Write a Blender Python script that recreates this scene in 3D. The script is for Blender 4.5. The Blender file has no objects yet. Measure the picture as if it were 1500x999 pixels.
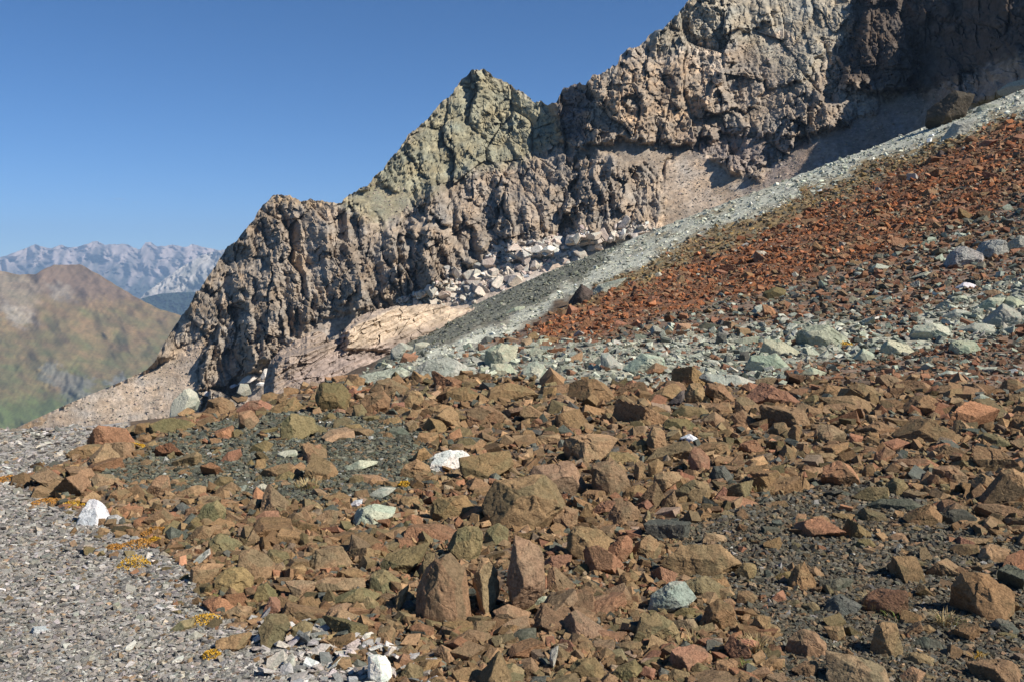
import bpy, bmesh, math, random
import numpy as np
from mathutils import Vector, Matrix

# ---------------------------------------------------------------- camera, sky, sun, exposure
S = bpy.context.scene
F = 1458.33                       # focal length in photo pixels (35 mm lens on 36 mm)
HORIZON = 400.0                   # photo row of eye level
PITCH = math.atan((499.5 - HORIZON) / F)
CP, SP = math.cos(PITCH), math.sin(PITCH)
cam_d = bpy.data.cameras.new('camera')
cam_d.lens = 35.0; cam_d.sensor_width = 36.0; cam_d.clip_start = 0.05; cam_d.clip_end = 60000
cam = bpy.data.objects.new('camera', cam_d)
S.collection.objects.link(cam)
cam.rotation_euler = (math.pi / 2 - PITCH, 0, 0)
S.camera = cam

SUN_DIR = Vector((0.68, -0.33, 0.66)).normalized()      # towards the sun
SUN_EL = math.asin(SUN_DIR.z)
W = bpy.data.worlds.new('World'); S.world = W; W.use_nodes = True
wn = W.node_tree.nodes; wl = W.node_tree.links
sky = wn.new('ShaderNodeTexSky'); sky.sky_type = 'NISHITA'; sky.sun_disc = False
sky.sun_elevation = SUN_EL
sky.sun_rotation = math.atan2(SUN_DIR.x, SUN_DIR.y)
sky.altitude = 2600; sky.air_density = 0.7; sky.dust_density = 0.6; sky.ozone_density = 5.0
wn['Background'].inputs['Strength'].default_value = 0.088
hs = wn.new('ShaderNodeHueSaturation'); hs.inputs['Saturation'].default_value = 1.16      # clear high-altitude blue
wl.new(sky.outputs['Color'], hs.inputs['Color']); wl.new(hs.outputs['Color'], wn['Background'].inputs['Color'])
sun_d = bpy.data.lights.new('sun', 'SUN'); sun_d.energy = 5.0; sun_d.angle = math.radians(0.53)
sun_d.color = (1.0, 0.95, 0.87)
sun = bpy.data.objects.new('sun', sun_d); S.collection.objects.link(sun)
sun.rotation_euler = SUN_DIR.to_track_quat('Z', 'Y').to_euler()
S.view_settings.view_transform = 'Standard'; S.view_settings.look = 'None'
S.view_settings.exposure = 0.44; S.view_settings.gamma = 1.0
S.view_settings.use_curve_mapping = False
S.cycles.max_bounces = 5; S.cycles.diffuse_bounces = 1; S.cycles.volume_bounces = 0
S.cycles.use_denoising = True
S.cycles.caustics_reflective = False; S.cycles.caustics_refractive = False

random.seed(7); rng = np.random.default_rng(7)
COL = S.collection

# ---------------------------------------------------------------- photo pixel <-> direction
def ray(px, py):
    """direction (x, y=1, z) of a photo pixel seen from the eye point"""
    X = (np.asarray(px, float) - 750.0) / F
    Yc = (499.5 - np.asarray(py, float)) / F
    y = CP + Yc * SP
    return X / y, (Yc * CP - SP) / y
def pix(x, y, z):
    dep = y * CP - z * SP
    return 750 + F * x / dep, 499.5 - F * (y * SP + z * CP) / dep

# ---------------------------------------------------------------- numpy noise
_PT = np.random.default_rng(3).permutation(4096)
_G = np.random.default_rng(4).normal(size=(4096, 3)); _G /= np.linalg.norm(_G, axis=1)[:, None]
_R = np.random.default_rng(5).random((4096, 6))
def _h(ix, iy, iz):
    return _PT[(_PT[(_PT[ix & 4095] + iy) & 4095] + iz) & 4095]
def pn(x, y, z=0.0):
    x, y, z = np.broadcast_arrays(np.asarray(x, float), np.asarray(y, float), np.asarray(z, float))
    ix, iy, iz = np.floor(x).astype(int), np.floor(y).astype(int), np.floor(z).astype(int)
    fx, fy, fz = x - ix, y - iy, z - iz
    u, v, w = fx*fx*fx*(fx*(fx*6-15)+10), fy*fy*fy*(fy*(fy*6-15)+10), fz*fz*fz*(fz*(fz*6-15)+10)
    def g(a, b, c):
        gr = _G[_h(ix + a, iy + b, iz + c)]
        return gr[..., 0]*(fx-a) + gr[..., 1]*(fy-b) + gr[..., 2]*(fz-c)
    def L(a, b, t): return a + (b - a) * t
    return 1.6 * L(L(L(g(0,0,0), g(1,0,0), u), L(g(0,1,0), g(1,1,0), u), v),
                   L(L(g(0,0,1), g(1,0,1), u), L(g(0,1,1), g(1,1,1), u), v), w)
def fbm(x, y, z=0.0, o=4, gain=0.5):
    s = 0; a = 1.0
    for i in range(o):
        f = 2.03 ** i
        s = s + a * pn(x*f + 17.3*i, y*f + 5.1*i, z*f + 9.7*i); a *= gain
    return s
def ridged(x, y, z=0.0, o=4, gain=0.5):
    s = 0; a = 1.0; t = 0
    for i in range(o):
        f = 2.1 ** i
        s = s + a * (1 - np.minimum(1, np.abs(pn(x*f + 7.3*i, y*f + 3.1*i, z*f + 1.7*i)) * 1.7)); t += a; a *= gain
    return s / t
def vor(x, y, seed=0):
    """2D cells: (F1, F2-F1, random values of the cell, offset from its centre)"""
    ix, iy = np.floor(x).astype(int), np.floor(y).astype(int)
    f1 = np.full(x.shape, 9.0); f2 = np.full(x.shape, 9.0)
    idb = np.zeros(x.shape, int); dx = np.zeros(x.shape); dy = np.zeros(x.shape)
    for a in (-1, 0, 1):
        for b in (-1, 0, 1):
            h = _h(ix + a, iy + b, np.full(ix.shape, seed))
            cx = ix + a + 0.1 + 0.8*_R[h, 0]; cy = iy + b + 0.1 + 0.8*_R[h, 1]
            d = np.hypot(x - cx, y - cy); m = d < f1
            f2 = np.where(m, f1, np.minimum(f2, d))
            idb = np.where(m, h, idb); dx = np.where(m, x - cx, dx); dy = np.where(m, y - cy, dy)
            f1 = np.where(m, d, f1)
    return f1, f2 - f1, _R[idb], dx, dy
def sstep(a, b, x):
    t = np.clip((x - a) / (b - a), 0, 1); return t*t*(3 - 2*t)
def inpoly(px, py, poly, feather=0.0):
    """1 inside the polygon, falling to 0 over the feather distance"""
    px = np.asarray(px, float); py = np.asarray(py, float)
    P = np.array(poly, float); ins = np.zeros(px.shape, bool); dm = np.full(px.shape, 1e9)
    for i in range(len(P)):
        x0, y0 = P[i]; x1, y1 = P[(i+1) % len(P)]
        c = ((y0 > py) != (y1 > py)) & (px < (x1-x0)*(py-y0)/((y1-y0) or 1e-9) + x0)
        ins ^= c
        if feather > 0:
            ex, ey = x1-x0, y1-y0; L2 = ex*ex + ey*ey or 1e-9
            t = np.clip(((px-x0)*ex + (py-y0)*ey) / L2, 0, 1)
            dm = np.minimum(dm, np.hypot(px-x0-t*ex, py-y0-t*ey))
    if feather <= 0: return ins.astype(float)
    return sstep(-feather, feather, np.where(ins, dm, -dm))

# ---------------------------------------------------------------- mesh helpers
def mk_mesh(name, V, Fc, smooth=True, col=None, fl=None):
    V = np.asarray(V, np.float32); Fc = np.asarray(Fc, np.int32)
    me = bpy.data.meshes.new(name); k = Fc.shape[1]
    me.vertices.add(len(V)); me.vertices.foreach_set('co', V.ravel())
    me.loops.add(Fc.size); me.loops.foreach_set('vertex_index', Fc.ravel())
    me.polygons.add(len(Fc))
    me.polygons.foreach_set('loop_start', np.arange(0, Fc.size, k, dtype=np.int32))
    me.polygons.foreach_set('use_smooth', np.full(len(Fc), smooth))
    if col is not None:
        a = me.attributes.new('col', 'FLOAT_COLOR', 'POINT')
        c4 = np.ones((len(V), 4), np.float32); c4[:, :3] = col; a.data.foreach_set('color', c4.ravel())
    for k2, v2 in (fl or {}).items():
        a = me.attributes.new(k2, 'FLOAT', 'POINT'); a.data.foreach_set('value', np.asarray(v2, np.float32))
    me.update(calc_edges=True); me.validate()
    return me
def link(name, me, mat=None, parent=None):
    o = bpy.data.objects.new(name, me); COL.objects.link(o)
    if mat is not None and len(me.materials) == 0: me.materials.append(mat)
    if parent is not None: o.parent = parent
    return o
def tag(o, label=None, cat=None, group=None, kind=None):
    if label: o['label'] = label
    if cat: o['category'] = cat
    if group: o['group'] = group
    if kind: o['kind'] = kind
    return o
def grid_faces(nr, nc):
    i = np.arange(nr*nc).reshape(nr, nc)
    return np.stack([i[:-1, :-1], i[:-1, 1:], i[1:, 1:], i[1:, :-1]], -1).reshape(-1, 4)

# ---------------------------------------------------------------- materials
def new_mat(name):
    m = bpy.data.materials.new(name); m.use_nodes = True
    nt = m.node_tree; b = nt.nodes['Principled BSDF']
    b.inputs['Roughness'].default_value = 0.92; b.inputs['Specular IOR Level'].default_value = 0.18
    return m, nt, b
class N:
    def __init__(s, nt): s.nt = nt
    def __call__(s, t, ins=None, **kw):
        n = s.nt.nodes.new(t)
        for k, v in kw.items(): setattr(n, k, v)
        for k, v in (ins or {}).items():
            if hasattr(v, 'is_output'): s.nt.links.new(v, n.inputs[k])
            else: n.inputs[k].default_value = v
        return n
    def noise(s, vec, scale, detail=4, rough=0.55, dist=0.0):
        return s('ShaderNodeTexNoise', {'Vector': vec, 'Scale': scale, 'Detail': detail, 'Roughness': rough, 'Distortion': dist}).outputs['Fac']
    def ramp(s, fac, stops):
        r = s('ShaderNodeValToRGB', {'Fac': fac})
        e = r.color_ramp.elements
        while len(e) < len(stops): e.new(0.5)
        for el, (p, c) in zip(e, stops):
            el.position = p; el.color = (c, c, c, 1) if np.isscalar(c) else (*c, 1)
        return r.outputs['Color']
    def mix(s, fac, a, b, mode='MIX'):
        n = s('ShaderNodeMix', data_type='RGBA', blend_type=mode)
        for i, v in ((0, fac), (6, a), (7, b)):
            if hasattr(v, 'is_output'): s.nt.links.new(v, n.inputs[i])
            else: n.inputs[i].default_value = (v if i == 0 else ((*v, 1) if len(v) == 3 else v))
        return n.outputs[2]
    def math(s, op, a, b=0.0):
        n = s('ShaderNodeMath', operation=op)
        for i, v in ((0, a), (1, b)):
            if hasattr(v, 'is_output'): s.nt.links.new(v, n.inputs[i])
            else: n.inputs[i].default_value = v
        return n.outputs[0]

def rock_material(name, source, bump=0.5, size=1.0, hue=(0.76, 0.92, 0.95)):
    """source: 'OBJECT' = object colour, 'INSTANCER' / 'GEOMETRY' = attribute col"""
    m, nt, b = new_mat(name); n = N(nt)
    tc = n('ShaderNodeTexCoord'); oi = n('ShaderNodeObjectInfo')
    off = n('ShaderNodeVectorMath', {0: tc.outputs['Object']}, operation='ADD')
    sc = n('ShaderNodeVectorMath', {0: (37., 91., 53.)}, operation='SCALE'); nt.links.new(oi.outputs['Random'], sc.inputs['Scale'])
    nt.links.new(sc.outputs[0], off.inputs[1]); vec = off.outputs[0]
    if source == 'OBJECT': base = oi.outputs['Color']
    else: base = n('ShaderNodeAttribute', attribute_name='col', attribute_type=source).outputs['Color']
    fac = n('ShaderNodeAttribute', attribute_name='facet', attribute_type='GEOMETRY').outputs['Fac']
    k = 1.0 / size
    patch = n.noise(vec, 2.2*k, 5, 0.6, 0.4)
    olive = n.mix(1.0, base, hue, 'MULTIPLY')
    pale = n.mix(1.0, base, (1.26, 1.24, 1.24), 'MULTIPLY')
    c = n.mix(n.ramp(patch, [(0.46, 0.0), (0.66, 0.8)]), base, olive)
    c = n.mix(n.ramp(fac, [(0.62, 0.0), (0.80, 0.65)]), c, pale)
    c = n.mix(n.ramp(fac, [(0.10, 0.75), (0.26, 0.0)]), c, n.mix(1.0, base, tuple(0.92*h_ for h_ in hue), 'MULTIPLY'))
    sp = n.noise(vec, 26*k, 6, 0.75)
    c = n.mix(1.0, c, n.ramp(sp, [(0.30, 0.62), (0.52, 1.0), (0.74, 1.32)]), 'MULTIPLY')
    st = n.noise(vec, 6.5*k, 4, 0.65)
    c = n.mix(1.0, c, n.ramp(st, [(0.28, 0.66), (0.50, 1.0), (0.70, 1.20)]), 'MULTIPLY')
    li = n.noise(vec, 9.0*k, 3, 0.6, 0.8)
    c = n.mix(n.ramp(li, [(0.60, 0.0), (0.68, 0.75)]), c, n.mix(1.0, c, (0.50, 0.54, 0.52), 'MULTIPLY'))
    nt.links.new(c, b.inputs['Base Color'])
    h = n.math('ADD', n.math('MULTIPLY', n.noise(vec, 5*k, 8, 0.68), 0.9), n.math('MULTIPLY', n.noise(vec, 30*k, 4, 0.7), 0.22))
    vo = n('ShaderNodeTexVoronoi', {'Vector': vec, 'Scale': 3.0*k}, feature='DISTANCE_TO_EDGE').outputs['Distance']
    crack = n.ramp(vo, [(0.0, 0.0), (0.022, 1.0)])
    h = n.math('ADD', h, n.math('MULTIPLY', crack, 0.10))
    bp = n('ShaderNodeBump', {'Height': h, 'Strength': bump, 'Distance': 0.16*size}); nt.links.new(bp.outputs[0], b.inputs['Normal'])
    return m

def terrain_material(name, scales, bump=0.6, dist=0.05, var=0.35, speck=None, strata=None):
    """vertex colour 'col' broken up by noise at the given world scales (1/m), with relief"""
    m, nt, b = new_mat(name); n = N(nt)
    g = n('ShaderNodeNewGeometry').outputs['Position']
    c = n('ShaderNodeAttribute', attribute_name='col', attribute_type='GEOMETRY').outputs['Color']
    h = None
    for i, s in enumerate(scales):
        f = n.noise(g, s, 6, 0.65, 0.3)
        c = n.mix(1.0, c, n.ramp(f, [(0.30, 1 - var), (0.5, 1.0), (0.70, 1 + var*0.8)]), 'MULTIPLY')
        hh = n.math('MULTIPLY', f, 1.0 / (1 + i*1.2)); h = hh if h is None else n.math('ADD', h, hh)
    if speck:
        vv = n('ShaderNodeTexVoronoi', {'Vector': g, 'Scale': speck}, feature='F1')
        c = n.mix(0.55, c, n.mix(1.0, c, n.ramp(vv.outputs['Color'], [(0.1, 0.45), (0.5, 1.0), (0.9, 1.6)]), 'MULTIPLY'))
        h = n.math('ADD', h, n.math('MULTIPLY', vv.outputs['Distance'], -0.8))
    if strata:
        st = n('ShaderNodeVectorMath', {0: g, 1: strata}, operation='MULTIPLY').outputs[0]
        f = n.noise(st, 1.0, 5, 0.7)
        c = n.mix(1.0, c, n.ramp(f, [(0.35, 0.84), (0.5, 1.0), (0.68, 1.10)]), 'MULTIPLY')
        h = n.math('ADD', h, n.math('MULTIPLY', f, 0.5))
    nt.links.new(c, b.inputs['Base Color'])
    bp = n('ShaderNodeBump', {'Height': h, 'Strength': bump, 'Distance': dist}); nt.links.new(bp.outputs[0], b.inputs['Normal'])
    return m
# ================================================================ THE SLOPE IN FRONT (ground)
GY = [1.0, 3.5, 5, 8, 12, 17, 22, 30, 45, 70, 110, 180, 205, 260]
# photo rows at which the ground is met at those distances, for some photo columns ('z' = height in metres)
GT = {
  0:    [None, 1070, 885, 735, 668, 634, 624, 'z-5.5', 'z-13', 'z-28', 'z-60', 'z-110', 'z-130', 'z-170'],
  150:  [None, 1067, 882, 731, 660, 629, 619, 'z-5.2', 'z-12', 'z-27', 'z-58', 'z-105', 'z-125', 'z-165'],
  250:  [None, 1065, 880, 728, 648, 614, 604, 'z-4.9', 'z-10', 'z-22', 'z-50', 'z-90', 'z-110', 'z-150'],
  400:  [None, 1063, 877, 724, 640, 599, 582, 574, 569, 'z-9', 'z-20', 'z-40', 'z-55', 'z-85'],
  500:  [None, 1062, 875, 722, 636, 592, 572, 558, 551, 545, 538, 533, 'z-22', 'z-45'],
  600:  [None, 1061, 874, 720, 634, 586, 562, 540, 525, 511, 499, 489, 'z-17', 'z-40'],
  750:  [None, 1060, 872, 719, 631, 580, 553, 521, 490, 459, 436, 415, 'z-6', 'z-25'],
  1000: [None, 1055, 868, 712, 625, 575, 545, 500, 446, 393, 352, 316, 'z6', 'z-15'],
  1250: [None, 1050, 862, 705, 620, 570, 532, 478, 405, 330, 270, 220, 'z18', 'z5'],
  1500: [None, 1045, 855, 698, 612, 560, 515, 445, 352, 255, 180, 122, 'z30', 'z18'],
  1750: [None, 1040, 848, 690, 605, 548, 495, 412, 300, 180, 90, 20, 'z42', 'z30'],
}
cols = sorted(GT)
Zc = np.zeros((len(cols), len(GY)))
for i, c in enumerate(cols):
    for j, (y, r) in enumerate(zip(GY, GT[c])):
        if r is None: Zc[i, j] = -1.55
        elif isinstance(r, str): Zc[i, j] = float(r[1:])
        else: Zc[i, j] = ray(750, r)[1] * y
uc = (np.array(cols) - 750) / F
TU = np.linspace(-1.7, 1.7, 341); TL = np.linspace(math.log(1.0), math.log(260.0), 400)
tmp = np.array([np.interp(TL, np.log(GY), Zc[i]) for i in range(len(cols))])
TZ = np.array([np.interp(TU, uc, tmp[:, j]) for j in range(len(TL))]).T      # [u, logY]
def smooth(a, ax, n, it):
    for _ in range(it):
        p = np.pad(a, [(n, n) if k == ax else (0, 0) for k in range(a.ndim)], mode='edge')
        c = np.cumsum(p, axis=ax); c = np.insert(c, 0, 0, axis=ax)
        w = 2*n + 1
        a = (np.take(c, range(w, c.shape[ax]), ax) - np.take(c, range(0, c.shape[ax] - w), ax)) / w
    return a
TZ = smooth(smooth(TZ, 1, 7, 2), 0, 5, 2)
def g0(x, y):
    y = np.maximum(np.asarray(y, float), 1.0)
    a = np.clip((np.asarray(x, float)/y - TU[0]) / (TU[1]-TU[0]), 0, len(TU)-1.001)
    b = np.clip((np.log(y) - TL[0]) / (TL[1]-TL[0]), 0, len(TL)-1.001)
    i, j = a.astype(int), b.astype(int); s, t = a-i, b-j
    return (TZ[i, j]*(1-s)+TZ[i+1, j]*s)*(1-t) + (TZ[i, j+1]*(1-s)+TZ[i+1, j+1]*s)*t
def ground(x, y):
    y = np.asarray(y, float)
    a = np.clip(y / 14, 0.25, 5.0)
    return g0(x, y) + 0.035*a*fbm(np.asarray(x)/1.1, y/1.1, 3.0, 3) + 0.05*np.clip((y-4)/15, 0, 4)*pn(np.asarray(x)/5, y/5, 8.0)
VT = TZ / np.exp(TL)[None, :]
VM = np.maximum.accumulate(VT + np.arange(len(TL))[None, :]*1e-9, axis=1)
def ground_at(px, py):
    """distance at which the line of sight of a photo pixel meets the slope (clamped at its crest)"""
    u, v = ray(px, py); u = np.atleast_1d(u); v = np.atleast_1d(v)
    k = np.clip(np.round((u - TU[0]) / (TU[1]-TU[0])).astype(int), 0, len(TU)-1)
    out = np.zeros(len(u)); hit = np.zeros(len(u), bool)
    for kk in np.unique(k):
        m = k == kk
        out[m] = np.exp(np.interp(v[m], VM[kk], TL)); hit[m] = v[m] < VM[kk, -1] - 2e-4
    return out, hit

# colour zones of the slope, outlines in photo pixels
ZP = {
 'shingle': [(-400,560),(185,612),(182,640),(120,663),(60,688),(30,712),(90,745),(205,792),(285,850),(310,905),(400,930),(470,950),(560,999),(620,1200),(-900,1200)],
 'greengravel': [(150,690),(230,648),(300,625),(420,600),(560,612),(625,640),(640,690),(560,735),(430,740),(300,715),(200,715)],
 'darkgravel': [(990,775),(1080,745),(1170,715),(1260,700),(1330,720),(1420,780),(1520,800),(1800,900),(2050,1000),(2050,1340),(1140,1340),(1130,930),(1020,840)],
 'mixed': [(250,595),(400,566),(500,572),(560,557),(700,550),(830,560),(1000,562),(1100,566),(1250,556),(1400,575),(1800,590),(1800,130),(1500,275),(1350,345),(1200,408),(1000,440),(800,470),(640,508),(500,560),(380,545)],
 'pale': [(480,575),(560,535),(650,512),(740,505),(880,505),(1000,492),(1110,478),(1240,468),(1330,480),(1380,440),(1520,400),(1800,380),(1800,470),(1480,490),(1300,522),(1190,530),(1130,560),(1000,562),(850,560),(700,550),(560,560)],
 'red': [(755,508),(800,470),(870,440),(1000,388),(1100,352),(1300,258),(1500,172),(1800,40),(1800,160),(1500,290),(1350,350),(1210,400),(1000,455),(880,488)],
 'ochre': [(810,468),(890,412),(1000,352),(1130,302),(1300,226),(1500,155),(1800,20),(1800,50),(1500,182),(1300,262),(1100,358),(1000,394),(870,446)],
 'palegreen': [(600,532),(660,502),(740,470),(800,440),(850,412),(880,384),(915,352),(1000,314),(1100,278),(1250,208),(1500,95),(1800,-45),(1800,15),(1500,170),(1300,236),(1130,310),(1000,362),(920,402),(850,428),(780,468),(700,512),(640,534)],
 'darkscree': [(480,580),(560,530),(610,488),(740,405),(880,352),(930,336),(905,372),(870,400),(810,432),(740,466),(660,498),(620,525),(560,545)],
}
ZC = {'brown': (0.13, 0.092, 0.060), 'shingle': (0.34, 0.315, 0.28), 'greengravel': (0.13, 0.125, 0.088), 'darkgravel': (0.13, 0.108, 0.075),
      'mixed': (0.20, 0.14, 0.10), 'pale': (0.36, 0.35, 0.27), 'red': (0.20, 0.095, 0.05), 'ochre': (0.29, 0.205, 0.095),
      'palegreen': (0.51, 0.50, 0.39), 'darkscree': (0.21, 0.205, 0.155)}
def zone_weights(px, py, feather=6.0):
    wx = 15*fbm(px/40, py/25, 1.0, 4); wy = 9*fbm(px/40, py/25, 7.0, 4)
    return {k: inpoly(px + wx, py + wy, ZP[k], feather) for k in ZP}

nr, nc = 490, 400
us = np.concatenate([np.linspace(-1.5, -0.62, 40), np.linspace(-0.6, 0.6, nc-80), np.linspace(0.62, 1.5, 40)])
ys = np.exp(np.linspace(math.log(1.0), math.log(255.0), nr))
YY, UU = np.meshgrid(ys, us, indexing='ij'); XX = UU*YY
ZZ = ground(XX, YY)
gpx, gpy = pix(XX, YY, g0(XX, YY))
w = zone_weights(gpx, gpy)
gc = np.zeros(XX.shape + (3,)) + np.array(ZC['brown'])
for k in ('mixed', 'greengravel', 'darkgravel', 'shingle', 'pale', 'darkscree', 'palegreen', 'ochre', 'red'):
    ww = w[k][..., None]
    if k in ('ochre', 'pale'): ww = ww * np.clip(0.75 + 0.8*fbm(gpx/18, gpy/10, 2.0, 3), 0, 1)[..., None]
    if k == 'red': ww = ww * np.clip(0.85 + 0.5*fbm(gpx/25, gpy/12, 5.0, 3), 0, 1)[..., None]
    gc = gc*(1-ww) + np.array(ZC[k])*ww
# thin ochre turf streaks along the top of the pale green scree
tt = inpoly(gpx, gpy, [(900,372),(1000,316),(1100,278),(1160,258),(1100,296),(1010,340),(930,372)], 6) * np.clip(0.2+1.6*fbm(gpx/30, gpy/9, 4.0, 3), 0, 1)*0.75
gc = gc*(1-tt[..., None]) + np.array((0.27, 0.19, 0.085))*tt[..., None]
# streaks down the scree
stv = 1 + 0.22*fbm((gpx*0.42 + gpy)/7.0, (gpx - 0.42*gpy)/90.0, 6.0, 3)
gc = gc * np.where(w['palegreen'] + w['darkscree'] > 0.3, stv, 1.0)[..., None]
M_ground = terrain_material('ground_gravel', (0.9, 7.0), bump=0.9, dist=0.03, var=0.30, speck=9.0)
gme = mk_mesh('ground', np.stack([XX, YY, ZZ], -1).reshape(-1, 3), grid_faces(nr, nc), True, gc.reshape(-1, 3))
tag(link('ground', gme, M_ground), 'stony mountain slope with bands of grey, brown, green and rust red rubble', kind='structure')

# ================================================================ RELIEF BUILDER for cliffs and hills
def poly_interp(pts, x):
    P = np.array(pts, float); return np.interp(x, P[:, 0], P[:, 1])
def relief(name, cols, rows, sky_py, base_py, depth_fn, col_fn, mat, back=(40, 60), bias=1.0, nback=6, smooth_=True):
    """a rock or hill face: columns x rows of points on the lines of sight at their own real distance, closed by a back slope"""
    C = np.asarray(cols, float); t = np.linspace(0, 1, rows)**bias
    PX = np.repeat(C[None, :], rows, 0)
    PY = base_py[None, :]*(1-t[:, None]) + sky_py[None, :]*t[:, None]
    D = depth_fn(PX, PY, t[:, None] + 0*PX)
    u, v = ray(PX, PY)
    V = np.stack([u*D, D, v*D], -1)
    col = col_fn(PX, PY, D)
    top = V[-1]; B = []; tc = col[-1]
    for i in range(1, nback+1):
        k = i/nback; p = top.copy(); p[:, 1] += back[0]*k; p[:, 0] += top[:, 0]/top[:, 1]*back[0]*k; p[:, 2] -= back[1]*(k**1.4); B.append(p)
    V = np.concatenate([V, np.array(B)], 0)
    col = np.concatenate([col, np.repeat(tc[None], nback, 0)], 0)
    me = mk_mesh(name, V.reshape(-1, 3), grid_faces(rows + nback, len(C)), smooth_, np.clip(col, 0.01, 0.9).reshape(-1, 3))
    return link(name, me, mat)
def tps(pts):
    P = np.array(pts, float); X = P[:, :2]/200.0; n = len(X)
    r = np.linalg.norm(X[:, None] - X[None], axis=2); K = r*r*np.log(r + 1e-9) + np.eye(n)*0.02
    A = np.zeros((n+3, n+3)); A[:n, :n] = K; A[:n, n] = 1; A[:n, n+1:] = X; A[n, :n] = 1; A[n+1:, :n] = X.T
    s = np.linalg.solve(A, np.concatenate([P[:, 2], np.zeros(3)]))
    def f(px, py):
        x = np.asarray(px, float)/200; y = np.asarray(py, float)/200
        o = s[n] + s[n+1]*x + s[n+2]*y
        for i in range(n):
            r = np.hypot(x - X[i, 0], y - X[i, 1]); o = o + s[i]*r*r*np.log(r + 1e-9)
        return o
    return f

# ================================================================ THE ROCKY MOUNTAIN
MD = tps([(20,640,385),(100,600,388),(250,610,378),(215,540,402),(250,520,405),(300,420,425),(400,290,460),(350,560,382),(450,500,380),(500,420,400),
  (500,300,445),(600,400,392),(560,250,468),(700,105,535),(640,160,512),(800,155,500),(700,250,460),(740,380,388),(640,440,380),(850,125,475),(900,340,388),
  (860,230,432),(960,50,490),(1000,210,430),(1010,0,505),(1000,320,386),(1100,280,388),(1100,150,440),(1100,0,500),(1200,220,390),(1200,100,440),(1200,0,485),
  (1300,200,388),(1300,80,432),(1330,0,465),(1330,-30,475),(1000,-30,515),(1200,-30,500),(1500,130,385),(1500,0,430),(1640,60,380),(1640,-30,430),(0,720,370),(300,660,368),(500,570,372)])
SKYL = [(-60,665),(0,638),(20,628),(100,591),(170,562),(215,541),(226,530),(235,512),(250,488),(262,470),(280,442),(300,412),(318,388),(330,368),(348,350),(365,330),(385,302),(393,294),(402,288),
  (412,286),(440,291),(470,294),(500,298),(506,290),(515,283),(540,268),(560,248),(585,220),(600,198),(620,180),(640,160),(650,150),(668,128),(684,112),(692,104),(706,102),(720,110),(740,121),(760,134),(785,148),(800,153),(815,151),
  (820,142),(826,130),(836,127),(848,121),(856,125),(868,113),(880,107),(905,95),(908,82),(916,74),(930,73),(945,58),(960,46),(975,40),(990,22),(1002,8),(1010,-2),(1030,-18),(1200,-22),(1640,-24)]
BASEL = [(-60,720),(100,690),(250,650),(400,605),(520,575),(600,528),(740,450),(940,378),(1100,308),(1290,245),(1500,160),(1640,105)]
SCREE = [([(-60,720),(0,638),(60,609),(215,541),(240,530),(268,512),(292,500),(300,520),(286,556),(292,582),(300,650)], 5),
  ([(350,590),(366,545),(430,505),(470,470),(512,438),(522,452),(500,492),(440,540),(400,600)], 5),
  ([(955,335),(968,280),(978,240),(990,222),(1040,228),(1078,256),(1112,262),(1180,212),(1240,186),(1290,160),(1340,140),(1385,128),(1405,150),(1420,200),(1290,250),(1100,310),(940,380)], 6),
  ([(830,224),(880,209),(930,200),(985,222),(968,262),(950,246),(900,236)], 5),
  ([(1062,-140),(1240,-140),(1235,50),(1196,104),(1146,155),(1096,192),(1068,172),(1112,116),(1086,66)], 8, 0.5),
  ([(500,298),(545,270),(606,283),(596,318),(566,330),(540,304)], 6),
  ([(560,470),(636,424),(740,372),(860,348),(952,330),(940,380),(740,452),(600,530)], 4),
  ([(590,330),(640,322),(690,372),(686,388),(650,340)], 5),
  ([(280,455),(330,400),(372,380),(360,420),(300,470),(255,520)], 12, 0.6)]
CLIFFS = [ # outline, how far it stands forward (photo pixels at its distance), feather
  ([(815,158),(826,128),(906,93),(1012,-4),(1060,-10),(1088,60),(1056,128),(1098,188),(1060,202),(990,214),(905,204),(842,222),(818,205)], 34, 5),
  ([(739,252),(762,236),(800,232),(840,226),(842,250),(836,300),(812,350),(800,374),(741,385)], 30, 3),
  ([(848,240),(880,222),(915,238),(952,252),(976,300),(962,338),(880,362),(838,352),(846,310)], 34, 4),
  ([(588,345),(604,326),(628,320),(655,342),(690,384),(664,412),(610,440),(592,400)], 34, 5),
  ([(620,300),(640,262),(690,245),(736,240),(728,330),(700,372),(690,330),(650,330)], 20, 4),
  ([(510,302),(540,312),(556,330),(580,345),(586,400),(560,450),(500,460),(440,470),(420,400),(440,330),(470,298)], 22, 6),
  ([(1238,96),(1258,60),(1270,0),(1280,-100),(1318,-100),(1322,40),(1342,96),(1330,128),(1290,132),(1250,128)], 50, 4),
  ([(1140,206),(1160,170),(1196,142),(1226,158),(1236,180),(1200,196)], 26, 4),
  ([(1028,158),(1052,110),(1092,100),(1122,130),(1100,160),(1040,168)], 26, 3),
  ([(1090,196),(1130,168),(1172,160),(1150,186),(1110,200)], 14, 4),
  ([(1100,108),(1140,84),(1190,52),(1208,70),(1180,116),(1130,130)], 22, 3),
  ([(1058,50),(1070,0),(1120,0),(1130,34),(1096,44)], 20, 3),
  ([(288,572),(298,520),(316,490),(352,470),(372,440),(400,440),(420,470),(430,505),(380,540),(352,548),(330,566)], 24, 4),
  ([(225,525),(240,508),(262,485),(280,470),(262,510),(240,532)], 12, 3),
  ([(330,372),(362,330),(392,296),(412,287),(440,292),(450,320),(430,380),(400,440),(370,430),(340,420)], 12, 5),
  ([(592,215),(640,160),(700,105),(760,135),(790,155),(740,200),(690,230),(620,240)], 8, 8),
]
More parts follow.
